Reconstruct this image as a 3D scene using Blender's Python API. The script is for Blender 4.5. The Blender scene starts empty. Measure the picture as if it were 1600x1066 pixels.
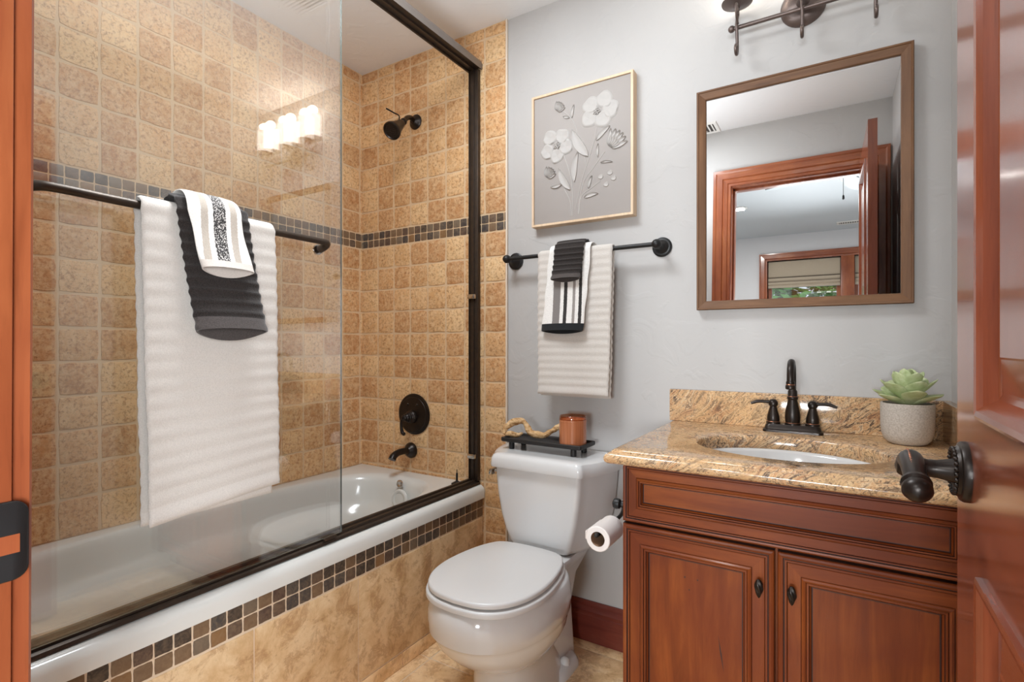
import bpy, bmesh, math, random
from mathutils import Vector, Matrix, noise

random.seed(11)
S = bpy.context.scene
COL = S.collection
PI = math.pi
sin, cos = math.sin, math.cos

# ------------------------------------------------------------------ camera
cd = bpy.data.cameras.new('camera')
cam = bpy.data.objects.new('camera', cd)
COL.objects.link(cam)
cd.sensor_fit = 'HORIZONTAL'
cd.sensor_width = 36.0
cd.lens = 36.0 * 813.7 / 1600.0
cd.shift_y = 4.8 / 1600.0
cd.clip_start = 0.01
cd.clip_end = 200
CAMZ = 1.106
cam.location = (0, 0, CAMZ)
cam.rotation_euler = (PI / 2, 0, math.radians(31.68))
S.camera = cam

# ------------------------------------------------------------------ colour management
S.view_settings.view_transform = 'Standard'
S.view_settings.look = 'None'
S.view_settings.gamma = 1.0
S.view_settings.exposure = 0.25
S.view_settings.use_curve_mapping = False
S.cycles.use_denoising = True
S.cycles.max_bounces = 10
S.cycles.diffuse_bounces = 8
S.cycles.glossy_bounces = 6
S.cycles.transparent_max_bounces = 16
S.cycles.caustics_reflective = False
S.cycles.caustics_refractive = False
S.cycles.sample_clamp_indirect = 6

# ------------------------------------------------------------------ world (seen through the bedroom window)
w = bpy.data.worlds.new('sky')
S.world = w
w.use_nodes = True
nt = w.node_tree
bg = nt.nodes['Background']
bg.inputs['Color'].default_value = (0.80, 0.90, 1.0, 1)
bg.inputs['Strength'].default_value = 1.0


def lamp(name, kind, loc, rot, power, size=None, size_y=None, color=(1, 1, 1), spread=None):
    d = bpy.data.lights.new(name, kind)
    d.energy = power
    d.color = color
    if kind == 'AREA':
        d.shape = 'RECTANGLE'
        d.size = size
        d.size_y = size_y or size
        if spread:
            d.spread = spread
    elif size:
        d.shadow_soft_size = size
    o = bpy.data.objects.new(name, d)
    o.location = loc
    o.rotation_euler = rot
    COL.objects.link(o)
    return o


# daylight outside the two bedroom windows, entering by the open doorway
lamp('bedroom_daylight', 'AREA', (0.14, -3.70, 1.11), (math.radians(90), 0, 0), 58.0, 1.62, 0.66, (0.90, 0.955, 1.0), math.radians(92))
# added side fill for the tub; the bedroom's right wall has no window
lamp('bedroom_side_fill', 'AREA', (1.36, -0.70, 1.05), (math.radians(90), 0, math.radians(76)), 46.0, 1.2, 1.3, (0.90, 0.955, 1.0), math.radians(95))
lamp('bedroom_ceiling_light', 'AREA', (-0.79, -1.93, 2.428), (0, 0, 0), 30.0, 0.09, 0.09, (1.0, 0.97, 0.93))
# added up-facing fill, brightens the bathroom by way of its ceiling
lamp('ceiling_bounce', 'AREA', (-0.85, 0.80, 1.72), (math.radians(180), 0, 0), 9.0, 0.6, 0.6, (0.90, 0.955, 1.0))
# added overhead fill just under the bathroom ceiling, without any fixture
lamp('overhead_fill', 'AREA', (-0.98, 0.82, 2.425), (0, 0, 0), 19.0, 0.5, 0.42, (0.90, 0.955, 1.0))

# ------------------------------------------------------------------ main dimensions (metres)
D = 1.812          # back wall
XL = -1.992        # left (tiled) wall
XR = 0.2705        # right wall
ZC = 2.438         # ceiling
YF = 0.141         # room face of the front wall
YH = 0.005         # hall face of the front wall
XT = -1.1415       # edge of the tiled part of the back wall
XA = -1.254        # tub apron face
ZD = 0.515         # tub deck
XG = -1.275        # front glass
BY = -3.56         # far bedroom wall
JL, JR, JT = -0.547, 0.155, 2.075   # doorway


# ------------------------------------------------------------------ materials
def srgb(r, g=None, b=None):
    if g is None:
        g = b = r
    f = lambda c: (c / 255 / 12.92) if c / 255 <= 0.04045 else ((c / 255 + 0.055) / 1.055) ** 2.4
    return (f(r), f(g), f(b), 1.0)


class NT:
    def __init__(s, name):
        s.m = bpy.data.materials.new(name)
        s.m.use_nodes = True
        s.t = s.m.node_tree
        s.p = s.t.nodes['Principled BSDF']

    def n(s, kind, **kw):
        nd = s.t.nodes.new(kind)
        for k, v in kw.items():
            setattr(nd, k, v)
        return nd

    def l(s, a, b):
        s.t.links.new(a, b)

    def coords(s, scale=(1, 1, 1), rot=(0, 0, 0), kind='Object'):
        tc = s.n('ShaderNodeTexCoord')
        mp = s.n('ShaderNodeMapping')
        mp.inputs['Scale'].default_value = scale
        mp.inputs['Rotation'].default_value = rot
        s.l(tc.outputs[kind], mp.inputs['Vector'])
        return mp.outputs['Vector']

    def noise(s, vec, scale, detail=4, rough=0.55, dist=0.0):
        nd = s.n('ShaderNodeTexNoise')
        nd.inputs['Scale'].default_value = scale
        nd.inputs['Detail'].default_value = detail
        nd.inputs['Roughness'].default_value = rough
        nd.inputs['Distortion'].default_value = dist
        s.l(vec, nd.inputs['Vector'])
        return nd

    def ramp(s, fac, stops, interp='LINEAR'):
        r = s.n('ShaderNodeValToRGB')
        r.color_ramp.interpolation = interp
        els = r.color_ramp.elements
        while len(els) < len(stops):
            els.new(0.5)
        for e, (p, c) in zip(els, stops):
            e.position = p
            e.color = c if len(c) == 4 else (*c, 1)
        s.l(fac, r.inputs['Fac'])
        return r.outputs['Color']

    def mix(s, fac, a, b, mode='MIX'):
        m = s.n('ShaderNodeMix', data_type='RGBA', blend_type=mode)
        for sock, v in ((m.inputs[0], fac), (m.inputs[6], a), (m.inputs[7], b)):
            if hasattr(v, 'links'):
                s.l(v, sock)
            else:
                sock.default_value = v
        return m.outputs[2]

    def math(s, op, a, b=None, c=None):
        m = s.n('ShaderNodeMath', operation=op)
        for i, v in enumerate((a, b, c)):
            if v is None:
                continue
            if hasattr(v, 'links'):
                s.l(v, m.inputs[i])
            else:
                m.inputs[i].default_value = v
        return m.outputs[0]

    def bump(s, h, strength=0.3, dist=0.002):
        b = s.n('ShaderNodeBump')
        b.inputs['Strength'].default_value = strength
        b.inputs['Distance'].default_value = dist
        s.l(h, b.inputs['Height'])
        s.l(b.outputs['Normal'], s.p.inputs['Normal'])

    def set(s, color=None, rough=None, metal=None, coat=None, spec=None, coat_rough=None, sheen=None):
        for k, v in (('Base Color', color), ('Roughness', rough), ('Metallic', metal), ('Coat Weight', coat),
                     ('Specular IOR Level', spec), ('Coat Roughness', coat_rough), ('Sheen Weight', sheen)):
            if v is None:
                continue
            if hasattr(v, 'links'):
                s.l(v, s.p.inputs[k])
            else:
                s.p.inputs[k].default_value = v
        return s


def plain(name, color, rough=0.5, metal=0.0, coat=0.0, spec=0.5):
    return NT(name).set(color, rough, metal, coat, spec).m


def paint_mat(name, color, strength=0.25):
    t = NT(name).set(color, 0.55, spec=0.3)
    v = t.coords()
    a = t.noise(v, 9, 3, 0.5, 0.8)
    r = t.ramp(a.outputs['Fac'], [(0.52, (0, 0, 0)), (0.60, (1, 1, 1))])
    b = t.noise(v, 60, 2)
    h = t.mix(0.25, r, b.outputs['Fac'])
    t.bump(h, strength, 0.002)
    return t.m


def travertine(name):
    t = NT(name)
    g = t.n('ShaderNodeNewGeometry')
    rnd = g.outputs['Random Per Island']
    base = t.ramp(rnd, [(0.0, srgb(184, 130, 82)), (0.25, srgb(214, 168, 116)), (0.5, srgb(230, 192, 142)),
                        (0.75, srgb(208, 156, 104)), (1.0, srgb(190, 138, 90))])
    off = t.n('ShaderNodeCombineXYZ')
    for i in range(3):
        t.l(t.math('MULTIPLY', rnd, 37.0 + 11 * i), off.inputs[i])
    add = t.n('ShaderNodeVectorMath', operation='ADD')
    t.l(t.coords(), add.inputs[0])
    t.l(off.outputs[0], add.inputs[1])
    v = add.outputs[0]
    n1 = t.noise(v, 38, 8, 0.78, 0.3)
    c1 = t.mix(t.ramp(n1.outputs['Fac'], [(0.40, (0, 0, 0)), (0.62, (0.62, 0.62, 0.62))]), base, srgb(234, 206, 164))
    n2 = t.noise(v, 90, 6, 0.8, 0.3)
    c2 = t.mix(t.ramp(n2.outputs['Fac'], [(0.49, (0, 0, 0)), (0.62, (0.75, 0.75, 0.75))]), c1, srgb(152, 100, 56))
    n3 = t.noise(v, 60, 3, 0.6)
    c3 = t.mix(t.ramp(n3.outputs['Fac'], [(0.24, (0.9, 0.9, 0.9)), (0.30, (0, 0, 0))]), c2, srgb(104, 70, 42))
    t.set(c3, 0.5, spec=0.35)
    pit = t.ramp(n2.outputs['Fac'], [(0.3, (0, 0, 0)), (0.6, (1, 1, 1))])
    t.bump(pit, 0.35, 0.0015)
    return t.m


def slate(name):
    t = NT(name)
    g = t.n('ShaderNodeNewGeometry')
    rnd = g.outputs['Random Per Island']
    base = t.ramp(rnd, [(0.0, srgb(62, 54, 50)), (0.16, srgb(96, 78, 66)), (0.30, srgb(74, 70, 68)), (0.44, srgb(118, 94, 72)),
                        (0.58, srgb(84, 66, 58)), (0.70, srgb(112, 98, 84)), (0.82, srgb(66, 62, 62)), (0.93, srgb(134, 100, 66))], 'CONSTANT')
    v = t.coords()
    n1 = t.noise(v, 70, 5, 0.7, 1.0)
    c = t.mix(t.ramp(n1.outputs['Fac'], [(0.4, (0, 0, 0)), (0.75, (0.5, 0.5, 0.5))]), base, srgb(150, 128, 102))
    t.set(c, 0.42, spec=0.45)
    t.bump(n1.outputs['Fac'], 0.4, 0.001)
    return t.m


def stone_tile(name, dark=1.0):
    t = NT(name)
    v = t.coords()
    n1 = t.noise(v, 8, 8, 0.70, 0.4)
    k = lambda r, g, b: srgb(r * dark, g * dark, b * dark)
    c = t.ramp(n1.outputs['Fac'], [(0.30, k(184, 146, 102)), (0.44, k(212, 178, 134)), (0.56, k(228, 200, 160)), (0.72, k(206, 168, 122))])
    n2 = t.noise(v, 14, 9, 0.78, 0.5)
    c2 = t.mix(t.ramp(n2.outputs['Fac'], [(0.50, (0, 0, 0)), (0.58, (0.55, 0.55, 0.55)), (0.64, (0.1, 0.1, 0.1))]), c, k(160, 116, 78))
    t.set(c2, 0.32, spec=0.45)
    t.bump(n2.outputs['Fac'], 0.08, 0.001)
    return t.m


def granite(name):
    t = NT(name)
    v0 = t.coords()
    warp = t.noise(v0, 3.2, 3, 0.5)
    sc = t.n('ShaderNodeVectorMath', operation='SCALE')
    t.l(warp.outputs['Color'], sc.inputs[0])
    sc.inputs['Scale'].default_value = 0.12
    add = t.n('ShaderNodeVectorMath', operation='ADD')
    t.l(v0, add.inputs[0])
    t.l(sc.outputs[0], add.inputs[1])
    vec = add.outputs[0]
    for rot, scl in (((0, 0, -0.35), (1, 1, 1)), ((0, 0.68, 0), (1, 1, 1)), ((0, 0, 0), (0.9, 11, 11))):
        mp = t.n('ShaderNodeMapping')
        mp.inputs['Rotation'].default_value = rot
        mp.inputs['Scale'].default_value = scl
        t.l(vec, mp.inputs['Vector'])
        vec = mp.outputs[0]
    n1 = t.noise(vec, 2.4, 5, 0.62, 0.9)
    c = t.ramp(n1.outputs['Fac'], [(0.30, srgb(96, 76, 66)), (0.36, srgb(176, 130, 94)), (0.415, srgb(206, 170, 128)), (0.44, srgb(96, 78, 68)), (0.455, srgb(96, 78, 68)), (0.48, srgb(214, 180, 138)), (0.51, srgb(188, 140, 98)),
                                   (0.54, srgb(222, 194, 156)), (0.575, srgb(108, 88, 78)), (0.60, srgb(206, 166, 124)), (0.66, srgb(176, 134, 102)), (0.70, srgb(92, 78, 72))])
    msk = t.noise(v0, 6, 3, 0.6)
    c = t.mix(t.ramp(msk.outputs['Fac'], [(0.38, (0.6, 0.6, 0.6)), (0.56, (0, 0, 0))]), c, srgb(208, 172, 126))
    n2 = t.noise(v0, 190, 3, 0.7)
    c2 = t.mix(t.ramp(n2.outputs['Fac'], [(0.54, (0, 0, 0)), (0.64, (0.75, 0.75, 0.75))]), c, srgb(80, 64, 58))
    n3 = t.noise(v0, 150, 3, 0.7)
    c3 = t.mix(t.ramp(n3.outputs['Fac'], [(0.60, (0, 0, 0)), (0.70, (0.6, 0.6, 0.6))]), c2, srgb(236, 212, 176))
    t.set(c3, 0.12, spec=0.5)
    return t.m


def wood(name, cols, axis='Z', rough=0.36, coat=0.12, freq=1.0, spec=0.4):
    t = NT(name)
    sc = {'X': (1.2, 14, 14), 'Y': (14, 1.2, 14), 'Z': (14, 14, 1.2)}[axis]
    v = t.coords(tuple(x * freq for x in sc))
    n1 = t.noise(v, 1.6, 6, 0.6, 0.9)
    c = t.ramp(n1.outputs['Fac'], [(0.3, srgb(*cols[0])), (0.5, srgb(*cols[1])), (0.7, srgb(*cols[2]))])
    v2 = t.coords((2.2, 2.2, 2.2))
    n2 = t.noise(v2, 2.0, 3, 0.5, 0.5)
    c = t.mix(t.ramp(n2.outputs['Fac'], [(0.42, (0, 0, 0)), (0.62, (0.55, 0.55, 0.55))]), c, srgb(*cols[3]))
    v3 = t.coords(tuple(x * freq * 6 for x in sc))
    n3 = t.noise(v3, 2.5, 3, 0.6)
    c = t.mix(t.ramp(n3.outputs['Fac'], [(0.55, (0, 0, 0)), (0.75, (0.22, 0.22, 0.22))]), c, srgb(60, 24, 12))
    t.set(c, rough, coat=coat, coat_rough=0.12, spec=spec)
    return t.m


def terry(name, color, dark=None, rib=None, bump=0.6):
    t = NT(name)
    v = t.coords()
    n = t.noise(v, 420, 2, 0.6)
    n2 = t.noise(v, 90, 3, 0.6)
    dk = dark or tuple(x * 0.85 for x in color[:3]) + (1,)
    c = t.mix(t.ramp(n.outputs['Fac'], [(0.35, (0.7, 0.7, 0.7)), (0.6, (0, 0, 0))]), color, dk)
    t.set(c, 0.95, spec=0.1, sheen=0.3)
    h = t.mix(0.4, n.outputs['Fac'], n2.outputs['Fac'])
    t.bump(h, bump, 0.0025)
    return t.m


def stripes(name, axis, stops, speck=None):
    """stops: (object coordinate where the stripe begins, colour)"""
    t = NT(name)
    tc = t.n('ShaderNodeTexCoord')
    sep = t.n('ShaderNodeSeparateXYZ')
    t.l(tc.outputs['Object'], sep.inputs[0])
    lo, hi = stops[0][0], stops[-1][0] + 0.05
    v = t.coords()
    nz = t.noise(v, 260, 2)
    j = t.math('MULTIPLY', t.math('SUBTRACT', nz.outputs['Fac'], 0.5), 0.004)
    p = t.math('ADD', sep.outputs[axis], j)
    f = t.math('DIVIDE', t.math('SUBTRACT', p, lo), hi - lo)
    c = t.ramp(f, [((a - lo) / (hi - lo), col) for a, col in stops], 'CONSTANT')
    if speck:
        a_, b_ = [(q - lo) / (hi - lo) for q in speck]
        mk = t.ramp(f, [(0.0, (0, 0, 0)), (a_, (1, 1, 1)), (b_, (0, 0, 0))], 'CONSTANT')
        s2 = t.noise(v, 330, 1, 0.5)
        c = t.mix(t.math('MULTIPLY', mk, t.ramp(s2.outputs['Fac'], [(0.53, (0, 0, 0)), (0.58, (1, 1, 1))])), c, srgb(200, 196, 192))
    sp = t.noise(v, 420, 2, 0.6)
    c = t.mix(t.ramp(sp.outputs['Fac'], [(0.4, (0.2, 0.2, 0.2)), (0.6, (0, 0, 0))]), c, srgb(130, 124, 120))
    t.set(c, 0.95, spec=0.1, sheen=0.2)
    t.bump(sp.outputs['Fac'], 0.6, 0.002)
    return t.m


def bronze(name, c=(34, 27, 23), rough=0.34):
    t = NT(name)
    v = t.coords()
    n = t.noise(v, 40, 4, 0.6)
    col = t.mix(t.ramp(n.outputs['Fac'], [(0.4, (0, 0, 0)), (0.7, (0.5, 0.5, 0.5))]), srgb(*c), srgb(c[0] + 20, c[1] + 14, c[2] + 9))
    t.set(col, rough, metal=0.55, spec=0.6)
    return t.m


def clear_glass(name, tint=(0.998, 1.0, 0.998), f0=0.08):
    t = NT(name)
    t.t.nodes.remove(t.p)
    out = t.t.nodes['Material Output']
    lw = t.n('ShaderNodeLayerWeight')
    lw.inputs['Blend'].default_value = 0.5
    f = t.math('POWER', lw.outputs['Facing'], 5.0)
    f = t.math('MULTIPLY_ADD', f, 1.0 - f0, f0)
    tr = t.n('ShaderNodeBsdfTransparent')
    tr.inputs['Color'].default_value = (*tint, 1)
    gl = t.n('ShaderNodeBsdfGlossy')
    gl.inputs['Roughness'].default_value = 0.0
    gl.inputs['Color'].default_value = (1, 1, 1, 1)
    mx = t.n('ShaderNodeMixShader')
    t.l(f, mx.inputs[0])
    t.l(tr.outputs[0], mx.inputs[1])
    t.l(gl.outputs[0], mx.inputs[2])
    t.l(mx.outputs[0], out.inputs['Surface'])
    return t.m


def emit(name, color, strength):
    t = NT(name)
    t.set(color, 0.5)
    t.p.inputs['Emission Color'].default_value = color
    t.p.inputs['Emission Strength'].default_value = strength
    return t.m


M = {}
M['wall'] = paint_mat('wall_paint', srgb(184, 182, 180), 0.4)
M['ceil'] = paint_mat('ceiling_paint', srgb(224, 224, 224), 0.3)
M['bwall'] = plain('bedroom_paint', srgb(214, 214, 216), 0.6)
M['bceil'] = plain('bedroom_ceiling_paint', srgb(196, 202, 206), 0.6)
M['carpet'] = plain('bedroom_carpet', srgb(190, 186, 180), 0.95)
M['trav'] = travertine('tumbled_travertine')
M['grout'] = plain('sand_grout', srgb(214, 186, 150), 0.9)
M['slate'] = slate('slate_mosaic')
M['grout2'] = plain('light_grout', srgb(222, 202, 176), 0.9)
M['stone'] = stone_tile('apron_tile')
M['stonef'] = stone_tile('floor_tile', 1.08)
M['caulk'] = plain('white_edge', srgb(226, 212, 194), 0.6)
M['acryl'] = plain('tub_acrylic', srgb(218, 219, 215), 0.16, coat=0.3)
M['china'] = plain('white_china', srgb(220, 221, 221), 0.12, coat=0.4)
M['seat'] = plain('seat_plastic', srgb(217, 217, 216), 0.28)
M['bronze'] = bronze('oil_rubbed_bronze')
M['railb'] = bronze('bronze_rail', (58, 48, 40), 0.42)
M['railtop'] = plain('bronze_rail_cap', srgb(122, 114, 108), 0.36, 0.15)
M['black'] = plain('black_metal', srgb(26, 25, 25), 0.45, 0.2)
M['blackwood'] = plain('black_tray', srgb(30, 27, 26), 0.5)
M['chrome'] = plain('chrome', srgb(205, 200, 195), 0.12, 1.0)
M['copper'] = plain('copper_edge', srgb(176, 116, 88), 0.3, 0.9)
M['nickel'] = bronze('lamp_bronze', (98, 86, 82), 0.36)
M['glass'] = clear_glass('clear_glass')
M['glassw'] = clear_glass('window_glass')
M['gedge'] = plain('polished_glass_edge', srgb(86, 96, 92), 0.1)
M['mirror'] = plain('mirror_silver', (0.90, 0.91, 0.91, 1), 0.0, 1.0)
cherry = [(98, 44, 16), (124, 60, 24), (148, 80, 34), (104, 44, 22)]
M['wv'] = wood('cherry_upright', cherry, 'Z', 0.4, 0.05, 1.0, 0.28)
M['wh'] = wood('cherry_level', cherry, 'X', 0.4, 0.05, 1.0, 0.28)
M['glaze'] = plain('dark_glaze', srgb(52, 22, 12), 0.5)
dcol = [(114, 54, 32), (134, 68, 42), (150, 82, 52), (120, 58, 38)]
M['dv'] = wood('door_wood_upright', dcol, 'Z', 0.22, 0.55)
M['dy'] = wood('door_wood_level', dcol, 'Y', 0.22, 0.55)
M['dx'] = wood('door_wood_across', dcol, 'X', 0.22, 0.55)
ccol = [(128, 66, 36), (150, 82, 48), (168, 100, 60), (122, 58, 34)]
M['cv'] = wood('casing_wood_upright', ccol, 'Z', 0.3, 0.4)
M['ch'] = wood('casing_wood_level', ccol, 'X', 0.3, 0.4)
M['cdark'] = plain('casing_shadow_line', srgb(92, 38, 22), 0.5)
bcol = [(96, 40, 32), (112, 50, 40), (128, 62, 48), (90, 38, 32)]
M['bb'] = wood('baseboard_wood', bcol, 'X', 0.3, 0.4)
oak = [(88, 58, 36), (112, 78, 50), (128, 92, 62), (100, 68, 44)]
M['ov'] = wood('walnut_upright', oak, 'Z', 0.55, 0.0, 1.6)
M['oh'] = wood('walnut_level', oak, 'X', 0.55, 0.0, 1.6)
M['pale'] = wood('pale_frame_wood', [(206, 178, 146), (220, 194, 164), (230, 206, 178), (212, 184, 152)], 'Z', 0.5, 0.0, 1.5)
M['gran'] = granite('gold_granite')
M['canvas'] = plain('canvas_grey', srgb(163, 157, 153), 0.85)
M['plaster'] = plain('white_plaster', srgb(178, 174, 170), 0.6)
M['tw'] = terry('cream_terry', srgb(208, 202, 195))
M['twhem'] = terry('cream_hem', srgb(212, 207, 201), bump=0.2)
M['tb'] = terry('charcoal_terry', srgb(52, 47, 45), srgb(26, 23, 22))
M['tbhem'] = terry('charcoal_hem', srgb(82, 76, 74), srgb(60, 56, 54), bump=0.15)
M['whhem'] = terry('grey_hem', srgb(206, 198, 190), bump=0.15)
M['bkhem'] = terry('black_hem', srgb(36, 38, 40), bump=0.15)
M['gran_pot'] = NT('concrete_pot').m
M['paper'] = plain('tissue_paper', srgb(236, 230, 226), 0.9)
M['card'] = plain('cardboard', srgb(172, 138, 108), 0.9)
M['vent'] = plain('vent_metal', srgb(222, 220, 216), 0.5)
M['dark'] = plain('dark_gap', srgb(70, 66, 62), 0.8)
M['shade'] = emit('lit_frosted_glass', srgb(255, 250, 242), 3.0)
M['down'] = emit('downlight_lens', srgb(255, 248, 238), 6.0)
M['fanb'] = plain('fan_blade_grey', srgb(112, 122, 124), 0.5)
M['blind'] = terry('linen_blind', srgb(186, 172, 152), bump=0.2)
M['blindb'] = plain('blind_band', srgb(92, 82, 70), 0.9)
M['leaf'] = plain('tree_leaf', srgb(106, 160, 78), 0.6)
M['bark'] = plain('bark', srgb(90, 70, 52), 0.9)


def _pot():
    t = NT('concrete_pot')
    v = t.coords()
    n = t.noise(v, 260, 3, 0.7)
    c = t.ramp(n.outputs['Fac'], [(0.35, srgb(166, 157, 147)), (0.55, srgb(186, 178, 168)), (0.7, srgb(198, 190, 180))])
    t.set(c, 0.85, spec=0.2)
    t.bump(n.outputs['Fac'], 0.3, 0.001)
    return t.m


def _succ():
    t = NT('succulent_leaf')
    v = t.coords()
    n = t.noise(v, 40, 3, 0.6)
    c = t.ramp(n.outputs['Fac'], [(0.35, srgb(166, 180, 130)), (0.55, srgb(188, 199, 154)), (0.7, srgb(206, 213, 176))])
    t.set(c, 0.6, spec=0.25)
    return t.m


def _drift():
    t = NT('driftwood')
    v = t.coords((20, 60, 60))
    n = t.noise(v, 1.5, 6, 0.65, 1.0)
    c = t.ramp(n.outputs['Fac'], [(0.3, srgb(112, 72, 44)), (0.45, srgb(186, 146, 98)), (0.6, srgb(222, 190, 146)), (0.8, srgb(176, 130, 86))])
    t.set(c, 0.8, spec=0.2)
    t.bump(n.outputs['Fac'], 0.8, 0.003)
    return t.m


def _amber():
    t = NT('amber_glass')
    v = t.coords((60, 60, 2))
    n = t.noise(v, 2, 3)
    c = t.ramp(n.outputs['Fac'], [(0.3, srgb(168, 100, 66)), (0.7, srgb(192, 124, 86))])
    t.set(c, 0.16, coat=0.4)
    return t.m


M['pot'] = _pot()
M['succ'] = _succ()
M['drift'] = _drift()
M['amber'] = _amber()
M['amber2'] = clear_glass('amber_clear_glass', (0.80, 0.60, 0.48), 0.05)
M['wax'] = plain('candle_wax', srgb(206, 140, 96), 0.5)

# ------------------------------------------------------------------ mesh helpers
ROOT = {}


class MB:
    def __init__(s):
        s.v, s.f, s.m = [], [], []

    def add(s, vs, fs, m=0):
        b = len(s.v)
        s.v.extend(Vector(p) for p in vs)
        for i, f in enumerate(fs):
            s.f.append(tuple(b + k for k in f))
            s.m.append(m[i] if isinstance(m, (list, tuple)) else m)
        return s

    def box(s, x0, x1, y0, y1, z0, z1, bevel=0.0, m=0, seg=2, mat=None):
        bm = bmesh.new()
        bmesh.ops.create_cube(bm, size=1.0)
        for v in bm.verts:
            v.co = Vector(((x0 + x1) / 2 + v.co.x * (x1 - x0), (y0 + y1) / 2 + v.co.y * (y1 - y0), (z0 + z1) / 2 + v.co.z * (z1 - z0)))
        if bevel:
            bmesh.ops.bevel(bm, geom=bm.edges[:], offset=bevel, segments=seg, affect='EDGES', profile=0.5)
        if mat:
            bm.transform(mat)
        s.frombm(bm, m)
        return s

    def frombm(s, bm, m=0):
        bm.verts.index_update()
        s.add([v.co.copy() for v in bm.verts], [[v.index for v in f.verts] for f in bm.faces], m)
        bm.free()

    def rings(s, rings, closed=True, cap0=False, cap1=False, m=0):
        """rings: lists of equally many points; m may be a list per band"""
        n = len(rings[0])
        vs = [p for r in rings for p in r]
        fs, ms = [], []
        for i in range(len(rings) - 1):
            for j in range(n if closed else n - 1):
                k = (j + 1) % n
                fs.append((i * n + j, i * n + k, (i + 1) * n + k, (i + 1) * n + j))
                ms.append(m[i] if isinstance(m, (list, tuple)) else m)
        m0 = m[0] if isinstance(m, (list, tuple)) else m
        m1 = m[-1] if isinstance(m, (list, tuple)) else m
        if cap0:
            fs.append(tuple(reversed(range(n))))
            ms.append(m0)
        if cap1:
            o = (len(rings) - 1) * n
            fs.append(tuple(o + j for j in range(n)))
            ms.append(m1)
        return s.add(vs, fs, ms)

    def lathe(s, prof, center=(0, 0, 0), axis=(0, 0, 1), seg=32, m=0, sx=1.0, sy=1.0):
        """prof: (radius, distance along the axis)"""
        q = Vector((0, 0, 1)).rotation_difference(Vector(axis).normalized()).to_matrix()
        c = Vector(center)
        rings = [[c + q @ Vector((max(r, 1e-5) * cos(2 * PI * k / seg) * sx, max(r, 1e-5) * sin(2 * PI * k / seg) * sy, h)) for k in range(seg)] for r, h in prof]
        return s.rings(rings, True, True, True, m)

    def tube(s, pts, r, seg=12, m=0, caps=True, smooth=0, squash=1.0):
        pts = [Vector(p) for p in pts]
        rs = list(r) if isinstance(r, (list, tuple)) else [r] * len(pts)
        if smooth:
            pts, rs = catmull(pts, rs, smooth)
        t0 = (pts[1] - pts[0]).normalized()
        up = Vector((0, 0, 1)) if abs(t0.z) < 0.9 else Vector((1, 0, 0))
        nrm = (up - t0 * up.dot(t0)).normalized()
        rings = []
        for i, p in enumerate(pts):
            t = (pts[min(i + 1, len(pts) - 1)] - pts[max(i - 1, 0)]).normalized()
            nrm = (nrm - t * nrm.dot(t)).normalized()
            bn = t.cross(nrm)
            rings.append([p + (nrm * cos(2 * PI * k / seg) * squash + bn * sin(2 * PI * k / seg)) * rs[i] for k in range(seg)])
        return s.rings(rings, True, caps, caps, m)

    def sphere(s, c, r, m=0, u=20, v=12, sc=(1, 1, 1)):
        c = Vector(c)
        rings = []
        for i in range(v + 1):
            a = PI * i / v
            rr = max(sin(a), 1e-4)
            rings.append([c + Vector((r * rr * cos(2 * PI * k / u) * sc[0], r * rr * sin(2 * PI * k / u) * sc[1], -r * cos(a) * sc[2])) for k in range(u)])
        return s.rings(rings, True, True, True, m)

    def xf(s, mat):
        s.v = [mat @ v for v in s.v]
        return s

    def build(s, name, mats, parent=None, angle=38, local=False):
        me = bpy.data.meshes.new(name)
        mats = mats if isinstance(mats, (list, tuple)) else [mats]
        if parent is not None:
            org = Vector((0, 0, 0)) if local else ROOT[parent.name]
        else:
            xs = [[v[i] for v in s.v] for i in range(3)]
            org = Vector(((min(xs[0]) + max(xs[0])) / 2, (min(xs[1]) + max(xs[1])) / 2, min(xs[2])))
        me.from_pydata([tuple(v - org) for v in s.v], [], s.f)
        for mt in mats:
            me.materials.append(mt)
        me.polygons.foreach_set('material_index', s.m)
        bm = bmesh.new()
        bm.from_mesh(me)
        bmesh.ops.recalc_face_normals(bm, faces=bm.faces[:])
        bm.to_mesh(me)
        bm.free()
        me.polygons.foreach_set('use_smooth', [True] * len(me.polygons))
        me.set_sharp_from_angle(angle=math.radians(angle))
        me.update()
        o = bpy.data.objects.new(name, me)
        COL.objects.link(o)
        if parent is not None:
            o.parent = parent
            ROOT[o.name] = org
        else:
            o.location = org
            ROOT[o.name] = org
        return o


def catmull(pts, rs, n):
    P, R = [], []
    m = len(pts)
    for i in range(m - 1):
        p0, p1, p2, p3 = pts[max(i - 1, 0)], pts[i], pts[i + 1], pts[min(i + 2, m - 1)]
        for k in range(n):
            t = k / n
            P.append(0.5 * ((2 * p1) + (p2 - p0) * t + (2 * p0 - 5 * p1 + 4 * p2 - p3) * t * t + (3 * p1 - p0 - 3 * p2 + p3) * t ** 3))
            R.append(rs[i] + (rs[i + 1] - rs[i]) * t)
    P.append(pts[-1])
    R.append(rs[-1])
    return P, R


def tag(o, label, cat, group=None, kind=None):
    o['label'] = label
    o['category'] = cat
    if group:
        o['group'] = group
    if kind:
        o['kind'] = kind
    return o


def thing(name, label, cat, loc, rz=0.0, group=None):
    o = bpy.data.objects.new(name, None)
    o.empty_display_size = 0.05
    COL.objects.link(o)
    o.location = loc
    o.rotation_euler = (0, 0, rz)
    ROOT[o.name] = Vector(loc)
    return tag(o, label, cat, group)


def struct(o, label, cat):
    return tag(o, label, cat, None, 'structure')


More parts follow.
